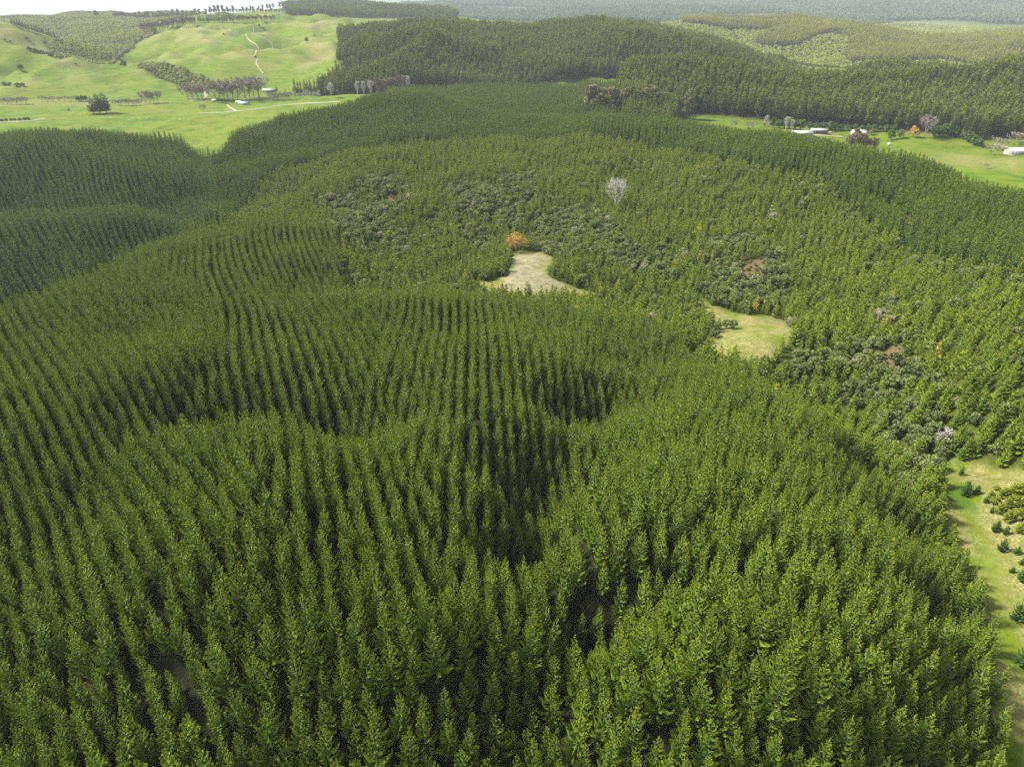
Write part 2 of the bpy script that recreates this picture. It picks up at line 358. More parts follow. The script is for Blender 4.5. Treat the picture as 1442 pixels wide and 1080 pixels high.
def plain(name, col, rough=0.8, var=0.25, scale=3.0, metal=0.0):
    m, ns, ls = new_mat(name); p, o = principled(ns, ls, rough, 0.3)
    tc = ns.new('ShaderNodeTexCoord')
    f = noise(ns, ls, tc.outputs['Object'], scale)
    ls.new(mix(ns, ls, f, tuple(c*(1-var) for c in col), tuple(min(1, c*(1+var)) for c in col)), p.inputs['Base Color'])
    p.inputs['Metallic'].default_value = metal
    return m
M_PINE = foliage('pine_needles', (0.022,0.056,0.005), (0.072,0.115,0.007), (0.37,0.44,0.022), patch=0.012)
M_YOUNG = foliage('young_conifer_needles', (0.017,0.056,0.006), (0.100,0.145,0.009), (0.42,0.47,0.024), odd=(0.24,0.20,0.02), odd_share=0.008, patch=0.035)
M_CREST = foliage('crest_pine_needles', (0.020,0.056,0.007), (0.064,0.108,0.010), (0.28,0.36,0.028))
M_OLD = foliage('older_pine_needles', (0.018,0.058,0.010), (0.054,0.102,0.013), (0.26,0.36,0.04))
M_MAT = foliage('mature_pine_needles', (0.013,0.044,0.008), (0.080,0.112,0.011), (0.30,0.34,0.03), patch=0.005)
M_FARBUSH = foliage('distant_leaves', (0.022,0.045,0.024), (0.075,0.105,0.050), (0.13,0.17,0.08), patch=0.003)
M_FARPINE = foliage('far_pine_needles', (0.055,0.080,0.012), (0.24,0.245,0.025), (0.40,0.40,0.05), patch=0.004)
M_BUSH = foliage('native_shrub_leaves', (0.020,0.042,0.010), (0.095,0.120,0.028), (0.22,0.25,0.075), odd=(0.17,0.155,0.10), odd_share=0.06, patch=0.2)
M_NATFAR = foliage('native_bush_leaves', (0.050,0.080,0.014), (0.24,0.26,0.035), (0.36,0.38,0.07), patch=0.006)
M_GUM = foliage('gum_tree_leaves', (0.07,0.08,0.03), (0.13,0.12,0.05), (0.20,0.17,0.07), patch=0.03)
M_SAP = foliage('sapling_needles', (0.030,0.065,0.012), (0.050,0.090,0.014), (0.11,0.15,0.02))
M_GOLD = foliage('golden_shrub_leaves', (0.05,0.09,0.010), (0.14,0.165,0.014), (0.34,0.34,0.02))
M_ORANGE = foliage('autumn_leaves', (0.26,0.15,0.035), (0.36,0.22,0.05), (0.44,0.29,0.07), patch=0.3)
M_BARK = plain('bark', (0.09,0.065,0.045), 0.9)
M_GREYBARK = plain('grey_bark', (0.20,0.17,0.14), 0.9)
M_SILVER = plain('bleached_bark', (0.36,0.34,0.30), 0.9)
M_TWIG = plain('bare_twigs', (0.20,0.175,0.13), 0.9)
M_BROWNTWIG = plain('brown_twigs', (0.17,0.125,0.07), 0.9)

def terrain_material():
    m, ns, ls = new_mat('ground_cover'); p, o = principled(ns, ls, 0.95, 0.05)
    g = ns.new('ShaderNodeNewGeometry'); pos = g.outputs['Position']
    n1 = noise(ns, ls, pos, 0.35, 6); n2 = noise(ns, ls, pos, 0.03, 5); n3 = noise(ns, ls, pos, 0.007, 5); n4 = noise(ns, ls, pos, 1.6, 4)
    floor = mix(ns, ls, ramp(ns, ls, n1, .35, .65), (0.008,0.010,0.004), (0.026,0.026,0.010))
    grass = mix(ns, ls, ramp(ns, ls, n2, .35, .68), (0.046,0.092,0.003), (0.084,0.128,0.004))
    grass = mix(ns, ls, ramp(ns, ls, n3, .4, .7), grass, (0.098,0.116,0.007))
    grass = mix(ns, ls, ramp(ns, ls, n4, .45, .9), grass, (0.050,0.085,0.008))
    mp = ns.new('ShaderNodeVectorMath'); mp.operation = 'MULTIPLY'; mp.inputs[1].default_value = (0.035, 0.035, 0.55); ls.new(pos, mp.inputs[0])
    n5 = noise(ns, ls, mp.outputs[0], 1.0, 6, .65); n6 = noise(ns, ls, pos, 0.12, 6, .7)
    grass = mix(ns, ls, ramp(ns, ls, n5, .50, .66), grass, (0.110,0.112,0.018))
    grass = mix(ns, ls, ramp(ns, ls, n5, .48, .34), grass, (0.036,0.070,0.006))
    grass = mix(ns, ls, ramp(ns, ls, n6, .56, .72), grass, (0.045,0.078,0.007))
    straw = mix(ns, ls, ramp(ns, ls, n1, .35, .65), (0.12,0.10,0.04), (0.24,0.20,0.095))
    green2 = mix(ns, ls, ramp(ns, ls, n4, .4, .65), straw, (0.068,0.10,0.009))
    dirt = mix(ns, ls, ramp(ns, ls, n1, .3, .7), (0.095,0.088,0.045), (0.235,0.205,0.135))
    fern = mix(ns, ls, ramp(ns, ls, n4, .35, .65), (0.04,0.035,0.014), (0.14,0.10,0.05))
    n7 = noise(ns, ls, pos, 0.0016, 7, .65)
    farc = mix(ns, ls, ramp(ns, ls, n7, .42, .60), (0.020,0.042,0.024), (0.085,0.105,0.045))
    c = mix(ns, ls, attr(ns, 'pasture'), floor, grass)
    c = mix(ns, ls, attr(ns, 'dry'), c, green2)
    c = mix(ns, ls, attr(ns, 'bare'), c, dirt)
    c = mix(ns, ls, attr(ns, 'fern'), c, fern)
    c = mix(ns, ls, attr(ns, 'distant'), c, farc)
    ls.new(c, p.inputs['Base Color'])
    b = ns.new('ShaderNodeBump'); b.inputs['Strength'].default_value = 0.6; b.inputs['Distance'].default_value = 0.5
    ls.new(n4, b.inputs['Height']); ls.new(b.outputs[0], p.inputs['Normal'])
    return m
M_GROUND = terrain_material()

# ------------------------------------------------------------------ the ground sheet
def mesh_from(name, verts, faces, mats=(), midx=None, attrs=None, smooth=False):
    me = bpy.data.meshes.new(name)
    verts = np.asarray(verts, dtype=np.float32); faces = np.asarray(faces, dtype=np.int32)
    k = faces.shape[1]
    me.vertices.add(len(verts)); me.vertices.foreach_set('co', verts.ravel())
    me.loops.add(faces.size); me.loops.foreach_set('vertex_index', faces.ravel())
    me.polygons.add(len(faces)); me.polygons.foreach_set('loop_start', np.arange(0, faces.size, k, dtype=np.int32))
    me.polygons.foreach_set('loop_total', np.full(len(faces), k, dtype=np.int32))
    for m in mats: me.materials.append(m)
    if midx is not None: me.polygons.foreach_set('material_index', np.asarray(midx, dtype=np.int32))
    if smooth: me.polygons.foreach_set('use_smooth', np.ones(len(faces), bool))
    for k_, v_ in (attrs or {}).items():
        a = me.attributes.new(k_, 'FLOAT', 'POINT'); a.data.foreach_set('value', np.asarray(v_, dtype=np.float32).ravel())
    me.update(calc_edges=True)
    return me
def link(name, me, parent=None, **props):
    o = bpy.data.objects.new(name, me); COL.objects.link(o)
    if parent is not None: o.parent = parent
    for k, v in props.items(): o[k] = v
    return o
idx = np.arange(NR*NT).reshape(NR, NT)
gf = np.stack([idx[:-1, :-1], idx[:-1, 1:], idx[1:, 1:], idx[1:, :-1]], -1).reshape(-1, 4)[:, ::-1]
GU, GV = project(GX, GY, GZ)
cov = cover(GX, GY)
opn = (cov == OPEN)
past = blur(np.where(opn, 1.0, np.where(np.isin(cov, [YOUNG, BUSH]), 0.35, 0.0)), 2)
wv = fbm(GX, GY, 14.0, 3, 71)
in1 = inpoly([(706,410),(716,386),(722,372),(728,360),(758,356),(768,362),(758,372),(765,386),(785,396),(812,410)], GU+wv*3, GV+wv*2) & (GR > R1(GT)) & (GR < 520)
bare = blur(in1.astype(float), 2)*0.85
strip_near = (GR < 560) & opn
dry = strip_near*np.clip(0.95+fbm(GX, GY, 7.0, 4, 81)*1.2, 0, 1)
track = np.zeros_like(dry)
tr = curve([(1300,640,None,1),(1310,660,None,1)])
def near_line(pts, w):
    d = np.full(GX.shape, 1e9)
    for a, b in zip(pts[:-1], pts[1:]):
        ax, ay, bx, by = a[0], a[1], b[0]-a[0], b[1]-a[1]
        s = np.clip(((GU-ax)*bx+(GV-ay)*by)/(bx*bx+by*by+1e-9), 0, 1)
        d = np.minimum(d, np.hypot(GU-ax-s*bx, (GV-ay-s*by)))
    return np.clip(1.3-d/w, 0, 1)
gl = near_line([(1330,660),(1360,720),(1395,790),(1412,860),(1425,920),(1470,990)], 17)*(GR < 300)
dry *= (1-gl*0.65)
dry_lit_farm = farm*hill*np.clip((rid-0.45)*1.3 + fbm(GX, GY, 45, 4, 91)*0.8, 0, 1.0)
for poly, k in (([(410,99),(440,80),(484,55),(484,76),(455,88),(425,101)], 0.9), ([(238,57),(255,47),(278,50),(262,60)], 0.8), ([(0,40),(60,58),(100,84),(150,97),(100,96),(60,75),(0,58)], 0.55),  # first patch paints the sunlit face of the bowl's right ridge pale
                ([(1300,228),(1330,215),(1442,225),(1442,238),(1350,236)], 0.6), ([(280,118),(300,108),(330,112),(300,122)], 0.5), ([(0,142),(110,140),(240,142),(240,150),(110,150),(0,152)], 0.4)):
    dry_lit_farm = np.maximum(dry_lit_farm, blur(inpoly(poly, GU+wv*2, GV+wv).astype(float), 2)*k*farm)
dry = np.clip(dry+dry_lit_farm, 0, 1)
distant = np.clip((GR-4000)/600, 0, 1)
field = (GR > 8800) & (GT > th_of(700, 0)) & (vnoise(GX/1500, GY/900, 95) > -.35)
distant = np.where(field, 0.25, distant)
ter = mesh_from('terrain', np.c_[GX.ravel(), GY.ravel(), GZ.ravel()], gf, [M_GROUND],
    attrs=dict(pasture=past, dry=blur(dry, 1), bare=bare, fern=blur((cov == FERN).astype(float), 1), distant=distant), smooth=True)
link('terrain', ter, kind='structure')
# the lake beyond the hills
M_LAKE, ns, ls = new_mat('lake_water'); p, o = principled(ns, ls, 0.4, 0.25); p.inputs['Base Color'].default_value = (0.10, 0.13, 0.14, 1)
LK = [(-26000, 4000), (9000, 4000), (9000, 30000), (-26000, 30000)]
link('lake', mesh_from('lake', [(x, y, 8.0) for x, y in LK], [(0, 1, 2, 3)], [M_LAKE]), kind='structure')
# ------------------------------------------------------------------ tree shapes
class Geo:
    def __init__(s): s.v = []; s.f = []; s.t = []; s.m = []
    def tri(s, a, b, c, ta=0, tb=0, tc=0, m=0):
        i = len(s.v); s.v += [a, b, c]; s.t += [ta, tb, tc]; s.f.append((i, i+1, i+2)); s.m.append(m)
    def mesh(s, name, mats):
        return mesh_from(name, s.v, s.f, mats, s.m, dict(tip=s.t))
def nrm(a):
    l = math.sqrt(a[0]*a[0]+a[1]*a[1]+a[2]*a[2]) or 1; return (a[0]/l, a[1]/l, a[2]/l)
def cross(a, b): return (a[1]*b[2]-a[2]*b[1], a[2]*b[0]-a[0]*b[2], a[0]*b[1]-a[1]*b[0])
def tube(g, a, b, ra, rb, m=0, k=4):
    d = nrm([b[i]-a[i] for i in range(3)])
    s = nrm(cross(d, (0.3, 0.9, 0.2))); t = cross(d, s)
    A = []; B = []
    for i in range(k):
        c, n_ = math.cos(2*math.pi*i/k), math.sin(2*math.pi*i/k)
        A.append(tuple(a[j]+ra*(s[j]*c+t[j]*n_) for j in range(3))); B.append(tuple(b[j]+rb*(s[j]*c+t[j]*n_) for j in range(3)))
    for i in range(k):
        j = (i+1) % k
        g.tri(A[i], A[j], B[j], m=m); g.tri(A[i], B[j], B[i], m=m)
def blade(g, R, p, d, l, w, tip0, tip1, m=0, kite=True):
    side = nrm(cross(d, (R.gauss(0, 1), R.gauss(0, 1), R.gauss(0, 1))))
    a = tuple(p[i]-side[i]*w for i in range(3)); b = tuple(p[i]+side[i]*w for i in range(3))
    if kite:
        q = tuple(p[i]+d[i]*l*0.45 for i in range(3))
        a = tuple(q[i]-side[i]*w for i in range(3)); b = tuple(q[i]+side[i]*w for i in range(3))
        e = tuple(p[i]+d[i]*l for i in range(3))
        tm = (tip0+tip1)/2
        g.tri(p, b, a, tip0, tm, tm, m); g.tri(a, b, e, tm, tm, tip1, m)
    else:
        e = tuple(p[i]+d[i]*l for i in range(3)); g.tri(a, b, e, tip0, tip0, tip1, m)

def conifer(seed, H, RB, crown_from=0.12, whorls=13, per=6, stations=3, tufts=4, tl=0.75, tw=0.10, upturn=0.55, shape=0.85, kite=True, core=0.5, trunk_r=0.16, ragged=0.2, lift=0.25):
    """returns (crown, trunk) geometry of a needle tree: whorls of up-curved branches that end in bristling shoots"""
    R = random.Random(seed); g = Geo(); t = Geo()
    bend = (R.uniform(-.02, .02)*H, R.uniform(-.02, .02)*H)
    def axis(z): f = (z/H)**2; return (bend[0]*f, bend[1]*f)
    zs = [0, H*0.35, H*0.7, H*0.98]
    for a, b in zip(zs[:-1], zs[1:]):
        pa, pb = axis(a), axis(b)
        tube(t, (pa[0], pa[1], a), (pb[0], pb[1], b), trunk_r*(1-a/H*0.92), trunk_r*(1-b/H*0.92), k=5)
    z0 = H*crown_from
    for w in range(whorls):
        f = (w+R.uniform(-.25, .25))/whorls; f = max(0.0, f); z = z0+(H-z0)*(1-(1-f)**1.0)*0.97
        L0 = RB*(max(0.02, 1-f))**shape
        if f < 0.12: L0 *= 0.75+f*2
        nb = max(3, int(round(per*(0.55+0.45*(1-f))+R.uniform(-.5, .9))))
        a0 = R.uniform(0, 6.28)
        wh = R.uniform(1-ragged, 1+ragged*0.6)
        for b in range(nb):
            a = a0+2*math.pi*b/nb+R.uniform(-.3, .3); L = L0*wh*R.uniform(1-ragged, 1+ragged*0.8)
            up = lift+(0.55*f)
            ca, sa = math.cos(a), math.sin(a); zz = z+R.uniform(-.25, .25)
            ns_ = max(1, int(round(stations*(0.4+0.6*L/RB))))
            if core and L > .15:
                ax = axis(z); hw = L*core*R.uniform(.75, 1.2); mq = R.uniform(.5, .68)
                o0 = (ax[0], ax[1], zz+.05); e_ = (ax[0]+ca*L*.95, ax[1]+sa*L*.95, zz+up*L*.8+.1*L); mz = zz+up*L*mq*mq*.8
                mid_ = (ax[0]+ca*L*mq, ax[1]+sa*L*mq, mz+.10*L)
                a1 = (ax[0]+ca*L*mq-sa*hw, ax[1]+sa*L*mq+ca*hw, mz-.16*L); b1 = (ax[0]+ca*L*mq+sa*hw, ax[1]+sa*L*mq-ca*hw, mz-.16*L)
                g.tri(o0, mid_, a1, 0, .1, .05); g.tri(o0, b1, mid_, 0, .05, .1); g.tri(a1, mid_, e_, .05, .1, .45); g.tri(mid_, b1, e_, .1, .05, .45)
            for s in range(ns_):
                q = (s+1.0)/ns_
                rr = L*q*0.86; h = up*L*q*q+0.1*L*q
                ax = axis(z)
                p = (ax[0]+ca*rr, ax[1]+sa*rr, zz+h)
                tip = (q**3)*(0.30+0.70*f)  # pale new shoots at branch ends; height term paints in lit crown tops
                nt_ = tufts + (1 if q > 0.9 else 0)
                for k in range(nt_):
                    sp = 0.75
                    d = nrm((ca*(0.65)+R.gauss(0, sp*.6), sa*(0.65)+R.gauss(0, sp*.6), upturn+R.gauss(0, .35)))
                    l = tl*R.uniform(.65, 1.25)*(0.7+0.3*q)*(1-.45*f*f)
                    pp = (p[0]-d[0]*l*.35, p[1]-d[1]*l*.35, p[2]-d[2]*l*.35)
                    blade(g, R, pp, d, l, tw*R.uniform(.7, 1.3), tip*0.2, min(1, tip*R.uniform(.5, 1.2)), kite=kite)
    # leader
    ax = axis(H)
    for k in range(5+tufts):
        d = nrm((R.gauss(0, .2), R.gauss(0, .2), 1)); z = H-R.uniform(0.1, 1.0)*tl*1.5
        blade(g, R, (ax[0], ax[1], z-tl*.3), d, tl*.85, tw*.8, .4, 1, kite=kite)
    return g, t
def conifer_proto(name, seed, mats, **k):
    g, t = conifer(seed, **k); n0 = len(g.v)
    for i, f in enumerate(t.f):
        g.tri(t.v[f[0]], t.v[f[1]], t.v[f[2]], m=1)
    return g.mesh(name, mats)

def leafy(seed, RX, H, mats, lobes=9, leaves=110, leaf=0.45, trunk_h=1.0, trunk_r=0.15, core=True, squash=0.8, upright=False, gap=0.0):
    """a broadleaf tree or shrub: limbs that carry domed clumps made of small leaf sprays"""
    R = random.Random(seed); g = Geo()
    tube(g, (0, 0, 0), (R.uniform(-.1, .1)*RX, R.uniform(-.1, .1)*RX, trunk_h+H*0.25), trunk_r, trunk_r*0.6, m=1, k=5)
    cs = []
    for i in range(lobes):
        a = i*2.399963+R.uniform(-.4, .4); q = math.sqrt((i+.5)/lobes)
        rr = RX*0.68*q*R.uniform(.8, 1.1); zz = trunk_h+(H-trunk_h)*((1-q*q*0.75)*R.uniform(.75, 1.0))*0.72
        if upright: zz = trunk_h+(H-trunk_h)*R.uniform(0.15, 0.85); rr = RX*0.5*R.uniform(.2, 1)*(1-abs(zz/H-.45))
        lr = RX*R.uniform(.34, .50)*(1-0.25*q)
        cs.append((rr*math.cos(a), rr*math.sin(a), zz, lr))
        tube(g, (0, 0, trunk_h*0.9), (rr*math.cos(a)*.9, rr*math.sin(a)*.9, zz), trunk_r*.5, trunk_r*.15, m=1, k=3)
    for cx, cy_, cz, lr in cs:
        if core:
            pts = []; k = 6
            for i, (fz, fr) in enumerate(((-.5, .55), (0, .85), (.45, .66), (.75, .2))):
                pts.append([(cx+lr*fr*R.uniform(.75, 1)*math.cos(2*math.pi*(j+i*.5)/k), cy_+lr*fr*R.uniform(.75, 1)*math.sin(2*math.pi*(j+i*.5)/k), cz+lr*squash*fz) for j in range(k)])
            for i in range(3):
                for j in range(k):
                    q = (j+1) % k; g.tri(pts[i][j], pts[i][q], pts[i+1][j]); g.tri(pts[i][q], pts[i+1][q], pts[i+1][j])
        for j in range(leaves):
            d = nrm((R.gauss(0, 1), R.gauss(0, 1), R.gauss(0.35, 1)))
            if d[2] < -0.35: continue
            rad = lr*R.uniform(.8, 1.08)
            p = (cx+d[0]*rad, cy_+d[1]*rad, cz+d[2]*rad*squash)
            # leaf spray lies roughly along the clump's skin
            dd = nrm((d[0]*.4+R.gauss(0, .7), d[1]*.4+R.gauss(0, .7), .35+R.gauss(0, .5)))
            s = nrm(cross(dd, (d[0]+R.gauss(0, .5), d[1]+R.gauss(0, .5), d[2]+R.gauss(0, .5))))
            l = leaf*R.uniform(.6, 1.3); w = l*.45
            q = tuple(p[i]-dd[i]*l*.5 for i in range(3)); e = tuple(p[i]+dd[i]*l*.5 for i in range(3))
            a = tuple(p[i]-s[i]*w for i in range(3)); b = tuple(p[i]+s[i]*w for i in range(3))
            t0 = max(0, d[2])*R.uniform(.2, 1)  # paler towards the top of each leaf clump
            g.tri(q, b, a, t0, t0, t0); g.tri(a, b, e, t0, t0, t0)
    return g
def bare(seed, H, W, mat_n=0, spread=0.5, limbs=7, twigs=5, tr=0.25, start=0.25, sub=5, tw=0.045):
    """leafless tree: trunk, limbs, branches and a haze of fine twigs"""
    R = random.Random(seed); g = Geo()
    top = (R.uniform(-.03, .03)*H, R.uniform(-.03, .03)*H, H*0.9)
    tube(g, (0, 0, 0), top, tr, tr*.15, k=5)
    for i in range(limbs):
        f = start+(0.95-start)*i/limbs+R.uniform(-.03, .03); a = i*2.4+R.uniform(-.4, .4)
        b = (top[0]*f, top[1]*f, H*0.9*f)
        L = W*(1.15-f*.75)*R.uniform(.75, 1.1); up = (H*(1.0-f))*R.uniform(.45, .75)+0.3
        e = (b[0]+math.cos(a)*L*spread*2, b[1]+math.sin(a)*L*spread*2, b[2]+up)
        mid = (b[0]+(e[0]-b[0])*.55, b[1]+(e[1]-b[1])*.55, b[2]+(e[2]-b[2])*.42)
        tube(g, b, mid, tr*.42*(1-f*.5), tr*.26*(1-f*.5), k=3); tube(g, mid, e, tr*.26*(1-f*.5), tr*.06, k=3)
        for j in range(sub):
            q = R.uniform(.25, 1); s = tuple(mid[k]+(e[k]-mid[k])*max(0, q*1.4-.4) if q > .3 else b[k]+(mid[k]-b[k])*(q+.5) for k in range(3))
            a2 = a+R.uniform(-1.3, 1.3); l2 = L*R.uniform(.3, .6)
            e2 = (s[0]+math.cos(a2)*l2*spread*1.5, s[1]+math.sin(a2)*l2*spread*1.5, s[2]+l2*R.uniform(.5, 1.3))
            tube(g, s, e2, tr*.14, tr*.05, k=3)
            for k_ in range(twigs):
                q = R.uniform(.2, 1); s3 = tuple(s[k]+(e2[k]-s[k])*q for k in range(3))
                d = nrm((R.gauss(0, .6)+math.cos(a2)*.3, R.gauss(0, .6)+math.sin(a2)*.3, .8+R.gauss(0, .3)))
                blade(g, R, s3, d, H*.1*R.uniform(.6, 1.3), tw*R.uniform(.7, 1.3), 0, 0)
    return g

PK = dict(H=11.8, RB=2.6, crown_from=.10, whorls=15, per=6, stations=2, tufts=16, tl=.46, tw=.058, upturn=.7, shape=.88, core=.15, trunk_r=.15, ragged=.24, lift=.30)
PINE_PARTS = []
for i in range(6):
    k = dict(PK); k['RB'] = 2.6+(-.25, 0, .2, .1, -.1, .35)[i]; k['ragged'] = (.18, .25, .2, .3, .22, .34)[i]; k['shape'] = (.88, .95, .84, .97, .86, .78)[i]
    c, t = conifer(100+i, **k)
    PINE_PARTS.append((c.mesh('crown', [M_PINE]), t.mesh('trunk', [M_BARK])))
def P_(name, me): return bpy.data.objects.new(name, me)
PR = {}
km = dict(PK); km.update(whorls=14, stations=2, tufts=8, tl=.56, tw=.10)
PR['pine'] = [P_('pine_shape', conifer_proto('pine_shape', 100+i, [M_PINE, M_BARK], **dict(km, RB=2.4+.2*(i % 3-1), core=.28, shape=.82+.07*(i % 3)))) for i in range(5)]
kf = dict(PK); kf.update(whorls=12, per=5, stations=2, tufts=4, tl=1.15, tw=.22, kite=False, RB=2.3, core=.3, shape=.85)
PR['crest'] = [P_('crest_shape', conifer_proto('crest_shape', 140+i, [M_CREST, M_BARK], **dict(kf, H=13))) for i in range(4)]
PR['old'] = [P_('old_shape', conifer_proto('old_shape', 150+i, [M_OLD, M_BARK], **dict(kf, H=17, RB=2.7, tl=1.25, tw=.22, core=.3))) for i in range(4)]
ky = dict(H=7.2, RB=2.15, crown_from=.04, whorls=11, per=7, stations=3, tufts=5, tl=.6, tw=.09, upturn=.3, shape=.9, core=.35, trunk_r=.1, ragged=.25, lift=.08)
PR['young_hi'] = [P_('young_shape', conifer_proto('young_shape', 160+i, [M_YOUNG, M_BARK], **dict(ky, whorls=14, per=7, tufts=6, tl=.5, tw=.07, RB=2.0+.2*(i % 3)))) for i in range(4)]
PR['young'] = [P_('young_shape', conifer_proto('young_shape', 170+i, [M_YOUNG, M_BARK], **dict(ky, whorls=9, per=5, stations=2, tl=.85, tw=.15, kite=False, RB=1.95+.2*(i % 3)))) for i in range(5)]
kmt = dict(H=29, RB=4.2, crown_from=.28, whorls=12, per=6, stations=2, tufts=3, tl=2.6, tw=.5, upturn=.45, shape=.6, core=.55, trunk_r=.3, ragged=.32, lift=.12, kite=False)
PR['mature'] = [P_('mature_shape', conifer_proto('mature_shape', 180+i, [M_MAT, M_BARK], **dict(kmt, RB=4.0+.3*(i % 3)))) for i in range(5)]
PR['mature_hi'] = [P_('mature_shape', conifer_proto('mature_shape', 190+i, [M_MAT, M_BARK], **dict(kmt, stations=3, per=7, whorls=15, tl=1.9, tw=.32, RB=4.4+.3*(i % 3), crown_from=.14))) for i in range(4)]
PR['farpine'] = [P_('far_pine_shape', conifer_proto('far_pine_shape', 200+i, [M_FARPINE, M_BARK], **dict(kmt, H=22, per=5, whorls=8, crown_from=.35))) for i in range(3)]
PR['hazepine'] = [P_('haze_pine_shape', conifer_proto('haze_pine_shape', 210+i, [M_MAT, M_BARK], **dict(kmt, H=24, per=5, whorls=8, crown_from=.3))) for i in range(3)]
BUSH_GEO = [leafy(220+i, (2.6, 3.2, 2.2, 3.6, 2.9)[i], (4.6, 5.6, 4.2, 6.4, 6.2)[i], None, lobes=(9, 11, 8, 13, 10)[i], leaves=95, leaf=.55, trunk_h=.9) for i in range(5)]
PR['bush'] = [P_('shrub_shape', g.mesh('shrub_shape', [M_BUSH, M_GREYBARK])) for g in BUSH_GEO]
PR['distbush'] = [P_('distant_shape', leafy(250+i, 4.2+.5*i, 7.5, None, lobes=7, leaves=22, leaf=1.7, trunk_h=1.0).mesh('distant_shape', [M_FARBUSH, M_GREYBARK])) for i in range(3)]
PR['natfar'] = [P_('bush_shape', leafy(240+i, 4.2+.5*i, 7.5, None, lobes=7, leaves=22, leaf=1.7, trunk_h=1.0).mesh('bush_shape', [M_NATFAR, M_GREYBARK])) for i in range(4)]

# ------------------------------------------------------------------ planting
def lattice(bounds, s, ang, jitter, warp=0.0, wl_=120.0, seed=0, s2=None):
    x0, x1, y0, y1 = bounds; s2 = s2 or s
    R_ = math.hypot(x1-x0, y1-y0)/2+s; cx, cy_ = (x0+x1)/2, (y0+y1)/2
    a = np.arange(-R_, R_, s); b = np.arange(-R_, R_, s2)
    A_, B_ = np.meshgrid(a, b); A_ = A_.ravel(); B_ = B_.ravel()
    ca, sa = math.cos(ang), math.sin(ang)
    x = cx+A_*ca+B_*sa; y = cy_-A_*sa+B_*ca
    if warp:
        wx = fbm(x, y, wl_, 2, seed+1)*warp; wy = fbm(x, y, wl_, 2, seed+2)*warp; x = x+wx; y = y+wy
    r = np.random.default_rng(seed)
    x = x+r.normal(0, jitter, x.shape); y = y+r.normal(0, jitter, y.shape)
    k = (x > x0) & (x < x1) & (y > y0) & (y < y1)
    return x[k], y[k]
def visible(x, y, z, mu=260, mv=220):
    u, v = project(x, y, z+8); u2, v2 = project(x, y, z)
    return (y > 5) & (u > -mu) & (u < 1442+mu) & (v < 1080+mv)
# merge pass: one lattice per class, culled with the class map
def stand(cls, bounds, s, ang, jit, **k):
    x, y = lattice(bounds, s, ang, jit, **k)
    z = ground_z(x, y); m = visible(x, y, z); x, y, z = x[m], y[m], z[m]
    c = cover(x, y); m = np.isin(c, cls if isinstance(cls, (list, tuple)) else [cls])
    return x[m], y[m], z[m]
S = {}
_parts = []
for _k, (_lo, _hi, _ang) in enumerate(((-9, -27, -39), (-27, -12, -21), (-12, 90, -3))):   # the planting direction turns with the spurs
    _lo = -90 if _lo == -9 else _lo
    _q = stand(PINE, (-620, 420, 5, 560), 3.75, math.radians(_ang), .22, warp=7.0, wl_=190.0, seed=1+_k*20, s2=2.95)
    _g = np.random.default_rng(300+_k); _w = np.clip((230-np.hypot(_q[0], _q[1]))/120, 0, 1)*.48
    _q = (_q[0]+_g.normal(0, 1, len(_q[0]))*_w, _q[1]+_g.normal(0, 1, len(_q[0]))*_w, _q[2])
    _a = np.degrees(np.arctan2(_q[0], _q[1]))+fbm(_q[0], _q[1], 60.0, 2, 111)*4
    _m = (_a >= _lo) & (_a < _hi); _parts.append(tuple(c[_m] for c in _q))
S['pine'] = tuple(np.concatenate([q[i] for q in _parts]) for i in range(3))
_x, _y, _z = S['pine']; _k = np.random.default_rng(77).random(len(_x)) > .035
S['pine'] = (_x[_k], _y[_k], _z[_k])
S['young'] = stand(YOUNG, (-420, 520, 100, 830), 3.3, math.radians(24), .75, warp=8.0, wl_=120.0, seed=2)
S['crest'] = stand(CREST, (-460, 640, 300, 1300), 3.6, math.radians(12), .35, warp=9.0, seed=3)
S['old'] = stand(OLDPINE, (-1000, -60, 350, 1050), 4.2, math.radians(-36), .3, warp=10.0, seed=4)
S['mature'] = stand(MATURE, (-620, 1500, 750, 2150), 6.6, 0.3, 1.7, warp=10.0, seed=5)
S['farpine'] = stand(PINEFAR, (500, 2600, 1700, 3600), 8.5, 0.6, 2.2, seed=6)
S['hazepine'] = stand(PINEFAR, (-1500, 200, 2700, 5200), 13.0, 0.2, 3.5, seed=7)
S['natfar'] = stand(NATFAR, (300, 2600, 1700, 3900), 9.5, 0.2, 3.2, seed=8)
S['natleft'] = stand(NATFAR, (-3200, -250, 1150, 5600), 9.0, 0.5, 3.0, seed=9)
S['bush'] = stand(BUSH, (-300, 420, 90, 700), 3.1, 0.5, 1.0, seed=10)
S['distbush'] = stand(FARBUSH, (-2500, 7000, 3500, 7600), 24.0, .3, 8.0, seed=16)
S['fernb'] = stand(FERN, (-300, 420, 90, 800), 4.5, 0.5, 2.0, seed=14)

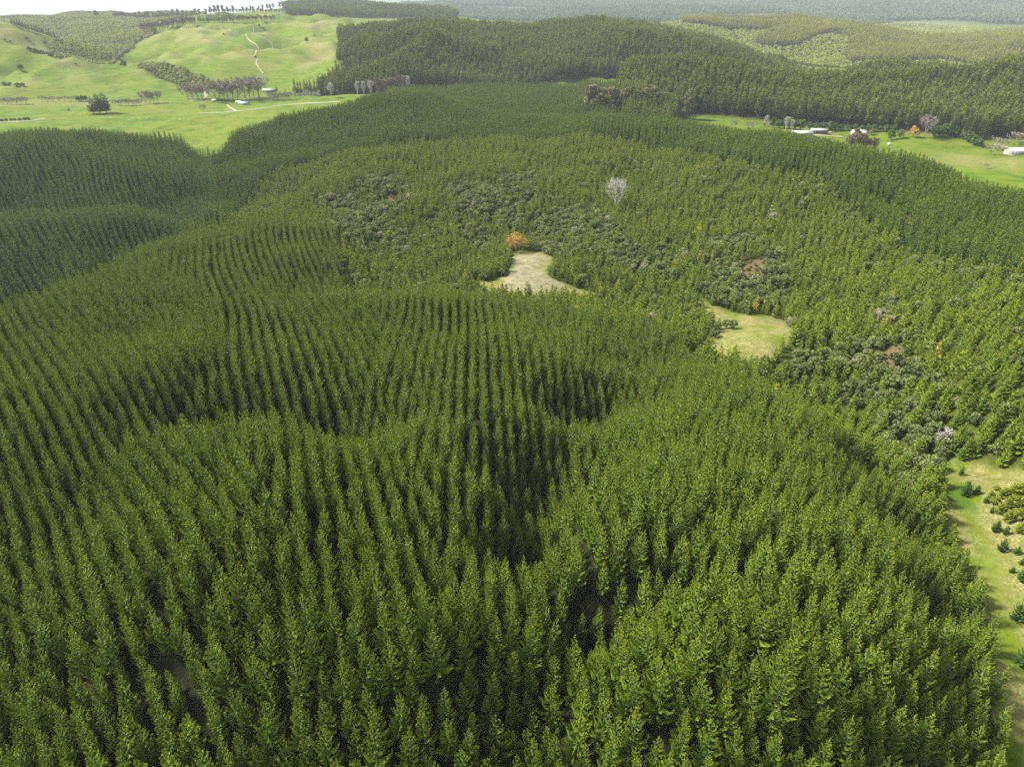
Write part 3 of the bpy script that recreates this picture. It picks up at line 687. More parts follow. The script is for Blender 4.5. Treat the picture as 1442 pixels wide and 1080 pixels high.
def instancer(name, pts, protos, smin, smax, kind='stuff', lean=2.5, seed=0, idx_=None, scl_=None, sink=0.15, **props):
    x, y, z = pts; n_ = len(x); r = np.random.default_rng(seed+500)
    me = mesh_from(name, np.c_[x, y, z-sink], np.zeros((0, 3), int))
    rot = np.c_[np.radians(r.normal(0, lean, n_)), np.radians(r.normal(0, lean, n_)), r.uniform(0, 6.283, n_)].astype(np.float32)
    sc = (r.uniform(smin, smax, n_)*(1+.10*fbm(x, y, 22.0, 2, seed+9))) if scl_ is None else scl_
    wide = sc*r.uniform(.9, 1.12, n_)
    a = me.attributes.new('rot', 'FLOAT_VECTOR', 'POINT'); a.data.foreach_set('vector', rot.ravel())
    a = me.attributes.new('scl', 'FLOAT_VECTOR', 'POINT'); a.data.foreach_set('vector', np.c_[wide, wide, sc].astype(np.float32).ravel())
    a = me.attributes.new('idx', 'INT', 'POINT'); a.data.foreach_set('value', (r.integers(0, len(protos), n_) if idx_ is None else idx_).astype(np.int32))
    ng = bpy.data.node_groups.new(name, 'GeometryNodeTree')
    ng.interface.new_socket('Geometry', in_out='INPUT', socket_type='NodeSocketGeometry'); ng.interface.new_socket('Geometry', in_out='OUTPUT', socket_type='NodeSocketGeometry')
    N, L = ng.nodes, ng.links
    gi = N.new('NodeGroupInput'); go = N.new('NodeGroupOutput'); ip = N.new('GeometryNodeInstanceOnPoints'); jn = N.new('GeometryNodeJoinGeometry')
    for pobj in reversed(protos):
        oi = N.new('GeometryNodeObjectInfo'); oi.inputs['Object'].default_value = pobj; oi.inputs['As Instance'].default_value = True
        L.new(oi.outputs['Geometry'], jn.inputs[0])
    def na(nm, ty):
        q = N.new('GeometryNodeInputNamedAttribute'); q.data_type = ty; q.inputs['Name'].default_value = nm; return q.outputs['Attribute']
    L.new(gi.outputs[0], ip.inputs['Points']); L.new(jn.outputs[0], ip.inputs['Instance']); ip.inputs['Pick Instance'].default_value = True
    L.new(na('idx', 'INT'), ip.inputs['Instance Index']); L.new(na('rot', 'FLOAT_VECTOR'), ip.inputs['Rotation']); L.new(na('scl', 'FLOAT_VECTOR'), ip.inputs['Scale'])
    L.new(ip.outputs[0], go.inputs[0])
    o = link(name, me, kind=kind, **props)
    md = o.modifiers.new('trees', 'NODES'); md.node_group = ng
    return o
def take_nearest(pts, k, up=8.0, margin=-5, extra=None):
    x, y, z = pts; u, v = project(x, y, z+up)
    inside = (u > -margin*-1) & (u < 1442) & (v > 0) & (v < 1080+20) & (y > 5)
    d = np.where(inside, np.sqrt(x*x+y*y+(z-CAM_H)**2), 1e9)
    o = np.argsort(d)[:k]; o = o[d[o] < 1e8]; m = np.zeros(len(x), bool); m[o] = True
    return o, tuple(q[~m] for q in pts)
def sgl(pts, i): return float(pts[0][i]), float(pts[1][i]), float(pts[2][i])

# -- the 300 largest plantation pines are trees of their own
near, rest = take_nearest(S['pine'], 300, up=14)
R_ = random.Random(5)
masters = []
for i, (cm, tm) in enumerate(PINE_PARTS): masters.append((cm, tm))
for q, i in enumerate(near):
    x, y, z = sgl(S['pine'], i); u, v = project(x, y, z+13)
    e = bpy.data.objects.new('pine_tree', None); COL.objects.link(e); e.empty_display_size = 0.5
    e.location = (x, y, z-.15); s = R_.uniform(.74, 1.16)*(1+.12*float(fbm(np.array(x), np.array(y), 22.0, 2, 10))); wd = s*R_.uniform(.92, 1.12)
    e.rotation_euler = (math.radians(R_.gauss(0, 2)), math.radians(R_.gauss(0, 2)), R_.uniform(0, 6.28)); e.scale = (wd, wd, s)
    cm, tm = masters[R_.randrange(len(masters))]
    link('trunk', tm, e); link('crown', cm, e)
    col = ('left corner', 'far left', 'left of centre', 'left middle', 'right middle', 'right of centre', 'far right', 'right corner')[min(7, max(0, int(u//180.3)))]
    row = 'lowest edge' if v > 1000 else ('just above the lowest edge' if v > 930 else 'lower third')
    e['label'] = 'pointed green pine, nearest rows, %s of the photo, %s' % (row, col)
    e['category'] = 'pine tree'; e['group'] = 'nearest plantation pines, %s, %s' % (row, col)
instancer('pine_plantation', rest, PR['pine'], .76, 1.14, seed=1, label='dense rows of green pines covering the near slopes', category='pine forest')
print('counts', {k: len(v[0]) for k, v in S.items()})
xx,yy,zz = S['young']
near, rest = take_nearest(S['young'], 300, up=6)
for q, i in enumerate(near):
    x, y, z = sgl(S['young'], i); pr = PR['young_hi'][R_.randrange(4)]
    s = R_.uniform(.75, 1.45); o = link('young_conifer', pr.data)
    o.location = (x, y, z-.1); o.scale = (s*R_.uniform(.95, 1.2),)*2+(s,); o.rotation_euler = (0, 0, R_.uniform(0, 6.28))
    u, v = project(x, y, z+4)
    where = 'above the grassy track' if v > 560 else ('beside the grey native scrub' if u < 1330 else 'high on the right edge')
    o['label'] = 'young yellow green conifer on the right hillside ' + where; o['category'] = 'conifer'
    o['group'] = 'young conifers on the right hillside ' + where
instancer('young_plantation', rest, PR['young'], .5, 1.4, seed=2, label='young mixed green conifers across the middle hillside', category='young forest')
instancer('crest_pines', S['crest'], PR['crest'], .8, 1.15, seed=3, label='dark even pines along the crest behind the young trees', category='pine forest')
instancer('older_pine_stand', S['old'], PR['old'], .82, 1.1, seed=4, label='dark older pines on the left slopes above the green valley', category='pine forest')
near, rest = take_nearest(S['mature'], 300, up=20)
for q, i in enumerate(near):
    x, y, z = sgl(S['mature'], i); pr = PR['mature_hi'][R_.randrange(4)]
    s = R_.uniform(.8, 1.1); o = link('mature_pine', pr.data)
    o.location = (x, y, z-.2); o.scale = (s, s, s); o.rotation_euler = (0, 0, R_.uniform(0, 6.28))
    u, v = project(x, y, z+14)
    where = 'behind the farm sheds' if u < 1230 else ('behind the orange tree' if u < 1330 else 'at the right edge of the picture')
    if u < 1080: where = 'behind the round green knoll'
    o['label'] = 'tall dark mature pine at the forest edge ' + where; o['category'] = 'pine tree'
    o['group'] = 'mature pines at the forest edge ' + where
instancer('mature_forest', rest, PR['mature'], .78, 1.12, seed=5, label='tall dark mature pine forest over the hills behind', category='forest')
instancer('far_pine_blocks', S['farpine'], PR['farpine'], .8, 1.15, seed=6, label='olive brown pine blocks on the far right hills', category='forest')
instancer('hazy_pine_forest', S['hazepine'], PR['hazepine'], .9, 1.25, seed=7, label='blue hazy pine forest beyond the farm plateau', category='forest')
instancer('far_native_bush', S['natfar'], PR['natfar'], .8, 1.4, seed=8, label='pale green rounded native bush on the far hills', category='bush')
instancer('gully_native_bush', S['natleft'], PR['natfar'], .8, 1.3, seed=9, label='grey green native bush filling the gully between farm hills', category='bush')
near, rest = take_nearest(S['bush'], 300, up=3)
for q, i in enumerate(near):
    x, y, z = sgl(S['bush'], i); pr = PR['bush'][R_.randrange(5)]
    s = R_.uniform(.42, 1.3); o = link('native_shrub', pr.data)
    o.location = (x, y, z-.1); o.scale = (s, s, s*R_.uniform(.85, 1.15)); o.rotation_euler = (0, 0, R_.uniform(0, 6.28))
    u, v = project(x, y, z+2)
    where = 'in the gully right of the pine dome' if u > 1090 and v > 455 else ('on the slope above the grass clearing' if u > 960 else 'around the head of the valley')
    size = 'small' if s < .7 else ('middling' if s < 1.0 else 'large')
    half = ('upper end' if v < 540 else ('middle' if v < 600 else 'lower end')) if u > 1090 and v > 455 else ('left side' if u < 700 else 'right side')
    o['label'] = '%s rounded native shrub %s, %s' % (size, where, half); o['category'] = 'shrub'
    o['group'] = '%s native shrubs %s, %s' % (size, where, half)
instancer('native_scrub', rest, PR['bush'], .4, 1.3, seed=10, label='mixed grey green native scrub in patches on the middle slope', category='scrub')
instancer('bracken_scrub', S['fernb'], PR['bush'], .25, .5, seed=15, label='low scattered scrub among the brown bracken', category='scrub')
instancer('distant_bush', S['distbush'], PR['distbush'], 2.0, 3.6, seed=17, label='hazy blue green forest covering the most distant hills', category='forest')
# ------------------------------------------------------------------ single trees, farm buildings and tracks
def ground_at(u, v, rmin, rmax=6000.0):
    t = th_of(u, v); td = tan_dep(u, v)
    r = np.exp(np.linspace(math.log(rmin), math.log(rmax), 4000))
    x, y = r*math.sin(t), r*math.cos(t); z = ground_z(x, y)
    hit = np.nonzero(CAM_H - r*td <= z)[0]
    if len(hit) and r[hit[0]] < 3700: i = hit[0]
    else:                                     # on a skyline: stand on the crest itself
        k = r < 3600; i = int(np.argmin(((CAM_H-z)/r)[k]))
    return float(x[i]), float(y[i]), float(z[i]), float(r[i])
def place(o, u, v, rmin, sc=(1, 1, 1), rot=None):
    x, y, z, r = ground_at(u, v, rmin)
    o.location = (x, y, z-.1); o.scale = sc; o.rotation_euler = (0, 0, R_.uniform(0, 6.28) if rot is None else rot)
    return r
def tag(o, label, cat, group=None):
    o['label'] = label; o['category'] = cat
    if group: o['group'] = group
    return o
def split_tree(name, crown, trunk):
    """thing with trunk and crown parts"""
    e = bpy.data.objects.new(name, None); COL.objects.link(e)
    link('trunk', trunk, e); link('crown', crown, e); return e
def split_geo(g, name, crown_mat, trunk_mat):
    """divide one tree geometry into trunk (material 1) and crown (material 0) meshes"""
    a, b = Geo(), Geo()
    for f, m in zip(g.f, g.m):
        q = b if m else a; q.tri(*[g.v[i] for i in f], *[g.t[i] for i in f])
    return a.mesh('crown', [crown_mat]), b.mesh('trunk', [trunk_mat])
def px_h(u, v0, v1, r):              # height in metres of something standing at range r from v0 up to v1
    return r*(tan_dep(u, v0)-tan_dep(u, v1))

# orange willow at the head of the clearing
g = leafy(300, 8.4, 14.0, None, lobes=15, leaves=150, leaf=.55, trunk_h=3.2, trunk_r=.35, core=False, squash=.75)
b = bare(301, 11, 6.5, spread=.5, limbs=9, tr=.3, start=.12, sub=6)
for f in b.f: g.tri(b.v[f[0]], b.v[f[1]], b.v[f[2]], m=1)
oc, ot = split_geo(g, 'x', M_ORANGE, M_BROWNTWIG)
o = split_tree('willow_tree', oc, ot); place(o, 727, 356, 380); tag(o, 'orange leaved round tree at the top end of the pale dirt clearing', 'tree')
# bleached poplar among the young conifers
b = bare(310, 24, 8.6, spread=.44, limbs=18, twigs=9, tr=.45, start=.10, sub=8, tw=.07)
o = link('bare_poplar', b.mesh('bare_poplar', [M_SILVER])); place(o, 866, 297, 520); tag(o, 'bleached leafless fan shaped poplar among the young green conifers', 'tree')
b = bare(311, 10, 2.6, spread=.4, limbs=11, twigs=8, tr=.25, start=.2, sub=7, tw=.09)
o = link('dead_tree', b.mesh('dead_tree', [M_SILVER])); r = place(o, 1322, 641, 150); o.rotation_euler = (0.0, .22, 1.0); tag(o, 'small bleached dead tree leaning at the foot of the native gully', 'tree')

# shared shapes for the distance
def bare_mesh(nm, seed, H, W, mat, **k): return bare(seed, H, W, **k).mesh(nm, [mat])
FARBARE = [bare_mesh('bare_tree', 320+i, 14, 7, M_TWIG, spread=.5, limbs=15, twigs=9, tr=.35, sub=7, tw=.2, start=.03) for i in range(3)]
FARPOP = [bare_mesh('bare_poplar', 330+i, 22, 3.6, M_SILVER, spread=.35, limbs=18, twigs=7, tr=.4, sub=6, tw=.17, start=.12) for i in range(2)]
BROWNPOP = [bare_mesh('brown_poplar', 340+i, 20, 3.8, M_BROWNTWIG, spread=.42, limbs=16, twigs=7, tr=.4, sub=6, tw=.26, start=.1) for i in range(3)]
GUMS = [leafy(350+i, 7.5, 27, None, lobes=14, leaves=85, leaf=1.6, trunk_h=3, trunk_r=.5, squash=1.0, upright=True).mesh('gum_tree', [M_GUM, M_BARK]) for i in range(3)]
DARKTREE = [leafy(360+i, 5.5, 13, None, lobes=10, leaves=55, leaf=1.2, trunk_h=1.0, trunk_r=.4, squash=1.0).mesh('dark_tree', [M_SAP, M_BARK]) for i in range(2)]
OLIVE = leafy(365, 5.0, 12, None, lobes=9, leaves=70, leaf=1.0, trunk_h=1.5, trunk_r=.3, squash=1.1).mesh('olive_tree', [M_GUM, M_BARK])
AUTUMN = leafy(366, 7.0, 13, None, lobes=10, leaves=110, leaf=1.0, trunk_h=1.5, trunk_r=.35, squash=1.0).mesh('autumn_tree', [M_ORANGE, M_BROWNTWIG])
MACRO = [pr.data for pr in PR['mature_hi']]
def tree(name, me, H0, u, v, vt, rmin, label, cat='tree', group=None, wide=1.0):
    o = link(name, me); r = place(o, u, v, rmin); s = px_h(u, v, vt, r)/H0*R_.uniform(.94, 1.06); o.scale = (s*wide, s*wide, s)
    return tag(o, label, cat, group)
def row(name, mes, H0, u0, v0, u1, v1, hpx, n_, rmin, label, group, wide=1.0, cat='tree', jit=1.0):
    for i in range(n_):
        f = (i+.5)/n_; u = u0+(u1-u0)*f+R_.uniform(-jit, jit); v = v0+(v1-v0)*f+R_.uniform(-.5, .5)*jit*.6
        tree(name, mes[R_.randrange(len(mes))], H0, u, v, v-hpx*R_.uniform(.85, 1.1), rmin, label, cat, group, wide)
# middle distance, behind the crest
row('gum_tree', GUMS, 27, 824, 157, 916, 160, 38, 14, 925, 'brown green gum tree in the rounded clump behind the crest', 'gum trees behind the crest', 1.5, jit=4)
for u, v, vt, lab in ((966,168,123,'tall rounded gum tree alone at the left end of the green knoll'), (662,120,103,'left half of the brown gum pair under the forest hill'), (682,120,105,'right half of the brown gum pair under the forest hill'),
                      (778,126,114,'small brown gum beside the little green patch'), (832,126,112,'small rounded tree standing on the little green patch')):
    tree('gum_tree', GUMS[R_.randrange(3)], 27, u, v, vt, 1000, lab)
row('brown_poplar', BROWNPOP, 20, 528, 134, 566, 130, 24, 7, 1150, 'dense brown leafless poplar between pale poplars below the forest hill', 'brown poplars below the forest hill', 1.3, jit=2)
for u, v, vt, lab in ((504,138,115,'leftmost pale poplar beside the green spur'), (513,137,114,'second pale poplar beside the green spur'), (522,136,113,'third pale poplar, touching the brown clump'), (567,130,105,'first pale poplar right of the brown clump'), (575,130,106,'last pale poplar right of the brown clump')):
    tree('bare_poplar', FARPOP[R_.randrange(2)], 22, u, v, vt, 1150, lab, wide=1.1)
for u, v, vt, rm, lab in ((922,160,129,1000,'pale bare poplar at the right side of the gum clump'), (928,160,131,1000,'slimmer pale bare poplar just right of the gum clump'), (924,119,100,1200,'pale bare tree inside the forest above the gum clump'), (955,117,98,1200,'pale twin topped bare tree inside the forest above the knoll'),
                      (1078,183,163,1000,'pink grey bare tree at the right end of the knoll'), (1104,193,173,1000,'pale feathery willow left of the long white roof'), (1112,193,176,1000,'pale thin willow touching the long white roof')):
    tree('bare_tree', FARPOP[R_.randrange(2)], 22, u, v, vt, rm, lab, wide=1.25)
for u, lab in ((1032, 'left'), (1055, 'middle'), (1077, 'right')):
    tree('bare_tree', FARBARE[R_.randrange(3)], 14, u, 189, 176, 1000, lab+' one of the three small bare trees in front of the knoll')
# right farm
row('dark_tree', DARKTREE, 13, 1085, 180, 1130, 183, 18, 6, 1000, 'dark broadleaf tree below the forest left of the sheds', 'dark trees left of the sheds', 1.2, jit=2)
row('hedge_tree', DARKTREE, 13, 1135, 182, 1262, 187, 13, 14, 1000, 'dark clipped hedge tree behind the farm sheds', 'hedge behind the farm sheds', 1.3, jit=1)
row('brown_poplar', BROWNPOP, 20, 1192, 216, 1230, 218, 28, 8, 860, 'brown leafless tree in the dense copse in front of the house', 'brown copse in front of the house', 1.1, jit=2)
tree('olive_tree', OLIVE, 12, 1206, 191, 178, 900, 'pale rounded tree left above the white house')
tree('olive_tree', OLIVE, 12, 1227, 191, 178, 900, 'small olive tree right of the white house')
tree('dark_tree', DARKTREE[0], 13, 1254, 198, 177, 900, 'dark round tree left of the oval olive tree', wide=.9)
tree('olive_tree', OLIVE, 12, 1267, 196, 178, 900, 'oval olive tree between the dark tree and orange tree', wide=.9)
tree('autumn_tree', AUTUMN, 13, 1285, 194, 175, 900, 'bright orange autumn tree on the edge of the paddock', wide=.85)
tree('bare_tree', bare_mesh('bare_tree', 371, 20, 9, M_GREYBARK, spread=.5, limbs=14, twigs=9, tr=.5, sub=8, tw=.22, start=.15), 20, 1301, 194, 162, 900, 'big whitish bare tree behind the orange tree', wide=1.0)
tree('bare_tree', FARPOP[0], 22, 1334, 178, 156, 900, 'pale bare tree high in the dark trees by the paddock', wide=1.5)
row('dark_tree', DARKTREE, 13, 1312, 193, 1345, 192, 20, 5, 1000, 'dark evergreen behind the rise right of the bare tree', 'dark evergreens right of the bare tree', 1.2)
row('dark_tree', DARKTREE, 13, 1350, 192, 1380, 208, 17, 6, 880, 'dark evergreen in the slanting hedge above the right paddock', 'slanting hedge above the right paddock', 1.25)
tree('bare_tree', FARBARE[0], 14, 1397, 218, 203, 850, 'wide brown bare tree left of the long white house', wide=1.5)
tree('bare_tree', FARBARE[1], 14, 1408, 212, 194, 850, 'taller brown bare tree behind the long white house drive', wide=1.3)
tree('bare_tree', FARBARE[2], 14, 1432, 205, 188, 850, 'pinkish bare tree behind the long white house', wide=1.5)
tree('bare_tree', FARBARE[2], 14, 1388, 238, 230, 700, 'tiny bare tree standing alone in the right paddock')
# left valley
for u, v, vt, lab in ((132,161,136,'left conifer of the big dark clump in the green valley'), (141,161,132,'middle conifer of the big dark clump in the green valley'), (150,160,131,'right conifer of the big dark clump in the green valley')):
    tree('macrocarpa_tree', MACRO[R_.randrange(4)], 29, u, v, vt, 1080, lab, wide=2.2)
row('bare_tree', FARBARE, 14, 0, 148, 40, 147, 10, 6, 1080, 'low bare willow on the stream line at the far left', 'bare willows at the far left', 1.3)
row('bare_tree', FARBARE, 14, 55, 144, 112, 143, 8, 7, 1080, 'low bare willow left of the dark conifer clump', 'bare willows left of the conifer clump', 1.2)
row('dark_tree', DARKTREE, 13, 108, 143, 124, 143, 11, 3, 1080, 'dark hedge tree just left of the conifer clump', 'dark hedge left of the conifer clump', 1.1)
row('bare_tree', FARBARE, 14, 158, 149, 200, 149, 9, 8, 1080, 'low bare willow right of the dark conifer clump', 'bare willows right of the conifer clump', 1.1)
row('bare_tree', FARBARE, 14, 203, 147, 226, 145, 17, 4, 1080, 'taller purple grey bare tree midway along the stream', 'taller bare trees midway along the stream', 1.0)
row('dark_shrub', DARKTREE, 13, 0, 172, 44, 170, 6, 7, 1080, 'low green roadside bush at the left edge', 'roadside bushes at the left edge', 1.5)
row('bare_tree', FARBARE, 14, 262, 140, 288, 139, 21, 4, 1200, 'large grey brown bare tree left of the farm lane', 'bare trees left of the farm lane', 1.2)
row('bare_tree', FARBARE, 14, 300, 140, 338, 141, 24, 6, 1200, 'large grey brown bare tree over the little white hut', 'bare trees over the little white hut', 1.2)
row('bare_tree', FARBARE, 14, 342, 140, 368, 138, 27, 4, 1200, 'tall pale bare tree behind the blue roofed house', 'bare trees behind the blue roofed house', 1.1)
row('dark_tree', DARKTREE, 13, 304, 145, 322, 145, 9, 3, 1100, 'dark shrub beside the little white hut', 'dark shrubs beside the white hut', 1.1)
row('bare_tree', FARBARE, 14, 378, 141, 412, 142, 11, 6, 1200, 'low bare garden tree below the long dark farmhouse', 'garden trees below the dark farmhouse', 1.2)
tree('cypress_tree', PR['crest'][0].data, 14, 366, 145, 127, 1100, 'dark narrow cypress right of the blue roofed house')
tree('cypress_tree', PR['crest'][1].data, 14, 390, 130, 119, 1200, 'dark narrow cypress at the end of the long farmhouse')
tree('cypress_tree', PR['crest'][2].data, 14, 403, 137, 124, 1200, 'dark green cypress below the long farmhouse')
row('mature_pine', MACRO, 29, 414, 135, 446, 134, 23, 7, 1200, 'dark pine in the small row beside the farmhouse', 'small row of dark pines beside the farmhouse', 1.0)
row('bare_tree', FARPOP, 22, 414, 142, 452, 141, 13, 7, 1200, 'pale slim bare tree in front of the small dark pine row', 'pale trees in front of the pine row', 1.2)
tree('bare_poplar', FARPOP[1], 22, 467, 138, 116, 1200, 'pale spreading poplar right of the small dark pine row', wide=1.6)
tree('bare_shrub', FARBARE[1], 14, 287, 158, 147, 1100, 'small grey bare tree beside the stony yard')
for u, v, vt, lab in ((97,157,152,'low dark bush alone on the near green flat'), (30,100,88,'leaning dark pine alone on the left hillside'), (175,95,83,'dark ragged tree below the native bush'),
                      (15,61,56,'left dark bush of the pair on the left hilltop slope'), (7,58,53,'dark bush at the left picture edge near the hilltop'), (38,57,50,'dark round bush on the dry upper slope'), (64,63,55,'dark bush near the edge of the native gully'),
                      (107,92,88,'small dark shrub at the foot of the native gully'), (360,83,78,'dark shrub beside the bend of the white track'), (432,60,52,'upper dark tree on the right farm slope'), (443,52,48,'smaller dark tree high on the right farm slope'),
                      (365,38,33,'small dark tree on the plateau rim'), (371,42,38,'second small dark tree just below the plateau rim'), (315,50,46,'low dark hedge bush below the plateau rim'), (136,24,14,'dark square tree on the far left skyline')):
    tree('dark_tree', DARKTREE[R_.randrange(2)], 13, u, v, vt, 1080, lab, wide=1.1)
row('dark_shrub', DARKTREE, 13, 38, 70, 78, 81, 6, 9, 1500, 'dark bush in the slanting strip on the left hill', 'slanting strip of bushes on the left hill', 1.6)
row('dark_shrub', DARKTREE, 13, 3, 121, 34, 122, 6, 8, 1300, 'dark scrub bush in the hollow at the left edge', 'scrub in the hollow at the left edge', 1.5, jit=3)
row('shelterbelt_pine', MACRO, 29, 16, 35, 80, 56, 12, 16, 1800, 'dark pine in the slanting belt along the left hilltop', 'pines along the left hilltop', 1.2)
row('brown_poplar', BROWNPOP, 20, 199, 49, 276, 36, 14, 22, 1700, 'brown poplar in the long belt left of the plateau', 'brown poplar belt left of the plateau', 1.3)
row('brown_poplar', BROWNPOP, 20, 192, 30, 270, 26, 9, 18, 2300, 'brown poplar in the thinner belt behind', 'thinner brown poplar belt behind', 1.3)
row('shelterbelt_pine', MACRO, 29, 278, 32, 330, 32, 14, 14, 2000, 'dark pine in the block on the plateau edge', 'dark pine block on the plateau edge', 1.2)
row('brown_poplar', BROWNPOP, 20, 334, 32, 387, 31, 10, 20, 2000, 'brown topped poplar in the clipped block on the plateau', 'brown poplar block on the plateau', 1.2)
row('brown_poplar', BROWNPOP, 20, 285, 21, 400, 20, 8, 30, 2600, 'pale brown poplar in the farther long row on the plateau', 'farther long poplar row on the plateau', 1.2)
row('skyline_gum', GUMS, 27, 186, 17, 330, 13, 11, 22, 2500, 'loose topped gum tree in the row on the skyline', 'gum trees along the skyline', 1.2, jit=2)
row('skyline_gum', GUMS, 27, 338, 11, 395, 10, 9, 10, 2800, 'hazy gum tree on the skyline right of the gap', 'gum trees on the skyline right of the gap', 1.4, jit=2)
row('olive_tree', [OLIVE], 12, 163, 23, 186, 22, 10, 6, 2300, 'grey green tree in the small round wood on the skyline', 'small round wood on the skyline', 1.4, jit=2)

# saplings and golden shrubs beside the grassy track on the right
SAPM = [conifer_proto('sapling', 380+i, [M_SAP, M_BARK], H=4.6, RB=1.75, crown_from=.02, whorls=10, per=7, stations=3, tufts=8, tl=.48, tw=.06, upturn=.6, shape=.72, core=.35, trunk_r=.08, ragged=.38, lift=.35) for i in range(3)]
SAPP = []
for i in range(3):
    c, t = conifer(380+i, H=4.6, RB=1.75, crown_from=.02, whorls=10, per=7, stations=3, tufts=8, tl=.48, tw=.06, upturn=.6, shape=.72, core=.35, trunk_r=.08, ragged=.38, lift=.35)
    SAPP.append((c.mesh('crown', [M_SAP]), t.mesh('trunk', [M_BARK])))
for u, v, s, lab in ((1325,664,1.25,'largest dark sapling at the top corner of the track'), (1353,669,.7,'small dark sapling right of the corner sapling'), (1359,697,1.15,'dark bushy sapling in the middle of the bare patch'), (1375,695,.8,'lighter sapling touching the bushy one'),
                    (1313,682,.8,'dark sapling against the pine edge'), (1388,708,.55,'tiny sapling left of the golden shrubs'), (1402,748,.8,'upper left sapling of the group right of the track'), (1416,752,.7,'sapling beside the upper group right of the track'), (1410,776,.9,'wide sapling in the middle of the right verge'),
                    (1432,780,.6,'small round sapling at the right edge'), (1438,795,.5,'smallest round sapling at the right edge'), (1425,806,.45,'low sapling above the dark edge sapling'), (1440,818,.95,'dark sapling cut by the right edge, upper'), (1430,872,1.1,'dark bushy sapling standing in the dry grass'),
                    (1441,872,.8,'sapling half out of the picture at the right'), (1440,935,1.35,'large dark sapling at the lower right edge'), (1421,735,.6,'small sapling above the wide one'), (1396,722,.5,'little sapling at the foot of the golden shrubs')):
    c, t = SAPP[R_.randrange(3)]; e = split_tree('pine_sapling', c, t)
    place(e, u, v, 60, (s*R_.uniform(.9, 1.1),)*2+(s*R_.uniform(.85, 1.1),)); tag(e, lab, 'sapling')
GB = leafy(390, 2.2, 3.2, None, lobes=9, leaves=120, leaf=.36, trunk_h=.4, trunk_r=.1).mesh('golden_shrub', [M_GOLD, M_BARK])
GY2 = [conifer_proto('golden_conifer', 395+i, [M_GOLD, M_BARK], **dict(ky, H=4.5, RB=2.2, shape=.7, tufts=7, tl=.5, tw=.07)) for i in range(2)]
for i, (u, v, s) in enumerate(((1400,708,.8),(1412,700,.9),(1425,698,1.0),(1438,692,1.1),(1408,722,.9),(1422,716,1.2),(1436,712,1.25),(1440,730,1.0),(1418,734,.9),(1430,728,1.1),(1395,700,.6),(1436,750,.9),(1404,690,.6))):
    o = link('golden_shrub', (GB, GY2[0], GY2[1])[i % 3]); place(o, u, v, 60, (s, s, s*.9))
    tag(o, 'yellow green shrub in the bright clump right of the track', 'shrub', 'yellow green shrubs right of the track')
# yellow-green scrub on the pine margin above the second clearing
for i in range(46):
    f = i/45; u = 905+f*85+R_.uniform(-9, 9); v = 422+f*34+R_.uniform(-7, 7)
    x, y, z, r = ground_at(u, v, 330)
    if r > 460: continue
    o = link('margin_shrub', (GB, GY2[0], GY2[1])[i % 3]); o.location = (x, y, z-.1); s = R_.uniform(.8, 1.5); o.scale = (s, s, s); o.rotation_euler = (0, 0, R_.uniform(0, 6))
    tag(o, 'yellowish young shrub on the pine margin between the two clearings', 'shrub', 'yellowish shrubs between the two clearings')
for u, v, s, lab in ((1010,464,1.0,'left dark shrub on the rim of the grass clearing'), (1022,462,1.1,'second dark shrub on the rim of the grass clearing'), (1031,463,1.15,'grey green shrub reaching into the grass clearing'), (1003,470,.8,'narrow dark shrub near the pines at the grass clearing'), (1007,476,.8,'lowest dark shrub at the grass clearing')):
    o = link('native_shrub', PR['bush'][R_.randrange(5)].data); place(o, u, v, 280, (s, s, s)); tag(o, lab, 'shrub')

# ------------------------------------------------------------------ tracks, road, stream
def ribbon(name, pts, w, mat, rmin, lift=.7, attr_=None):
    P3 = [ground_at(u, v, rmin)[:2] for u, v in pts]
    Q_ = []
    for a, b in zip(P3[:-1], P3[1:]):
        k = max(2, int(math.hypot(b[0]-a[0], b[1]-a[1])/6))
        Q_ += [(a[0]+(b[0]-a[0])*i/k, a[1]+(b[1]-a[1])*i/k) for i in range(k)]
    Q_.append(P3[-1]); Q_ = np.array(Q_)
    for _ in range(6): Q_[1:-1] = (Q_[:-2]+Q_[1:-1]*2+Q_[2:])/4
    T = np.gradient(Q_, axis=0); T /= np.linalg.norm(T, axis=1, keepdims=True)+1e-9; Nn = np.c_[-T[:, 1], T[:, 0]]
    ww = w*(1+.25*np.sin(np.arange(len(Q_))*.9)[:, None]*.6)
    V = []
    for s in (-1, -.33, .33, 1):
        e = Q_+Nn*ww*.5*s; V.append(np.c_[e, ground_z(e[:, 0], e[:, 1])+lift*(1 if abs(s) < 1 else .3)])
    m_ = len(Q_); V = np.concatenate(V)
    F = [(c*m_+i, c*m_+i+1, (c+1)*m_+i+1, (c+1)*m_+i) for c in range(3) for i in range(m_-1)]
    return link(name, mesh_from(name, V, F, [mat], smooth=True), kind='structure')
M_CLAY = plain('pale_clay', (0.20,0.17,0.115), .95, .2, .2)
M_ROAD = plain('grey_gravel', (0.17,0.165,0.145), .95, .15, .3)
ribbon('farm_track', [(309,38),(316,42),(326,46),(338,50),(348,54),(357,61),(365,69),(361,76),(357,80),(364,84),(360,89),(364,96),(371,104)], 3.0, M_CLAY, 1500)
ribbon('hill_path', [(357,38),(353,47),(366,53),(384,60),(374,70),(367,70)], 2.2, M_CLAY, 1500)
ribbon('farm_lane', [(298,118),(289,124),(287,130),(292,137),(284,140),(266,143)], 4.5, M_CLAY, 1200)
ribbon('valley_road', [(281,160),(300,159),(330,157),(355,155),(378,152),(410,147),(440,146),(480,144)], 5.0, M_ROAD, 1050)
ribbon('country_road', [(-60,174),(0,173),(20,172),(45,171),(62,168)], 6.0, M_ROAD, 1080)
ribbon('yard_path', [(320,148),(326,153),(334,157)], 4.0, M_CLAY, 1050)
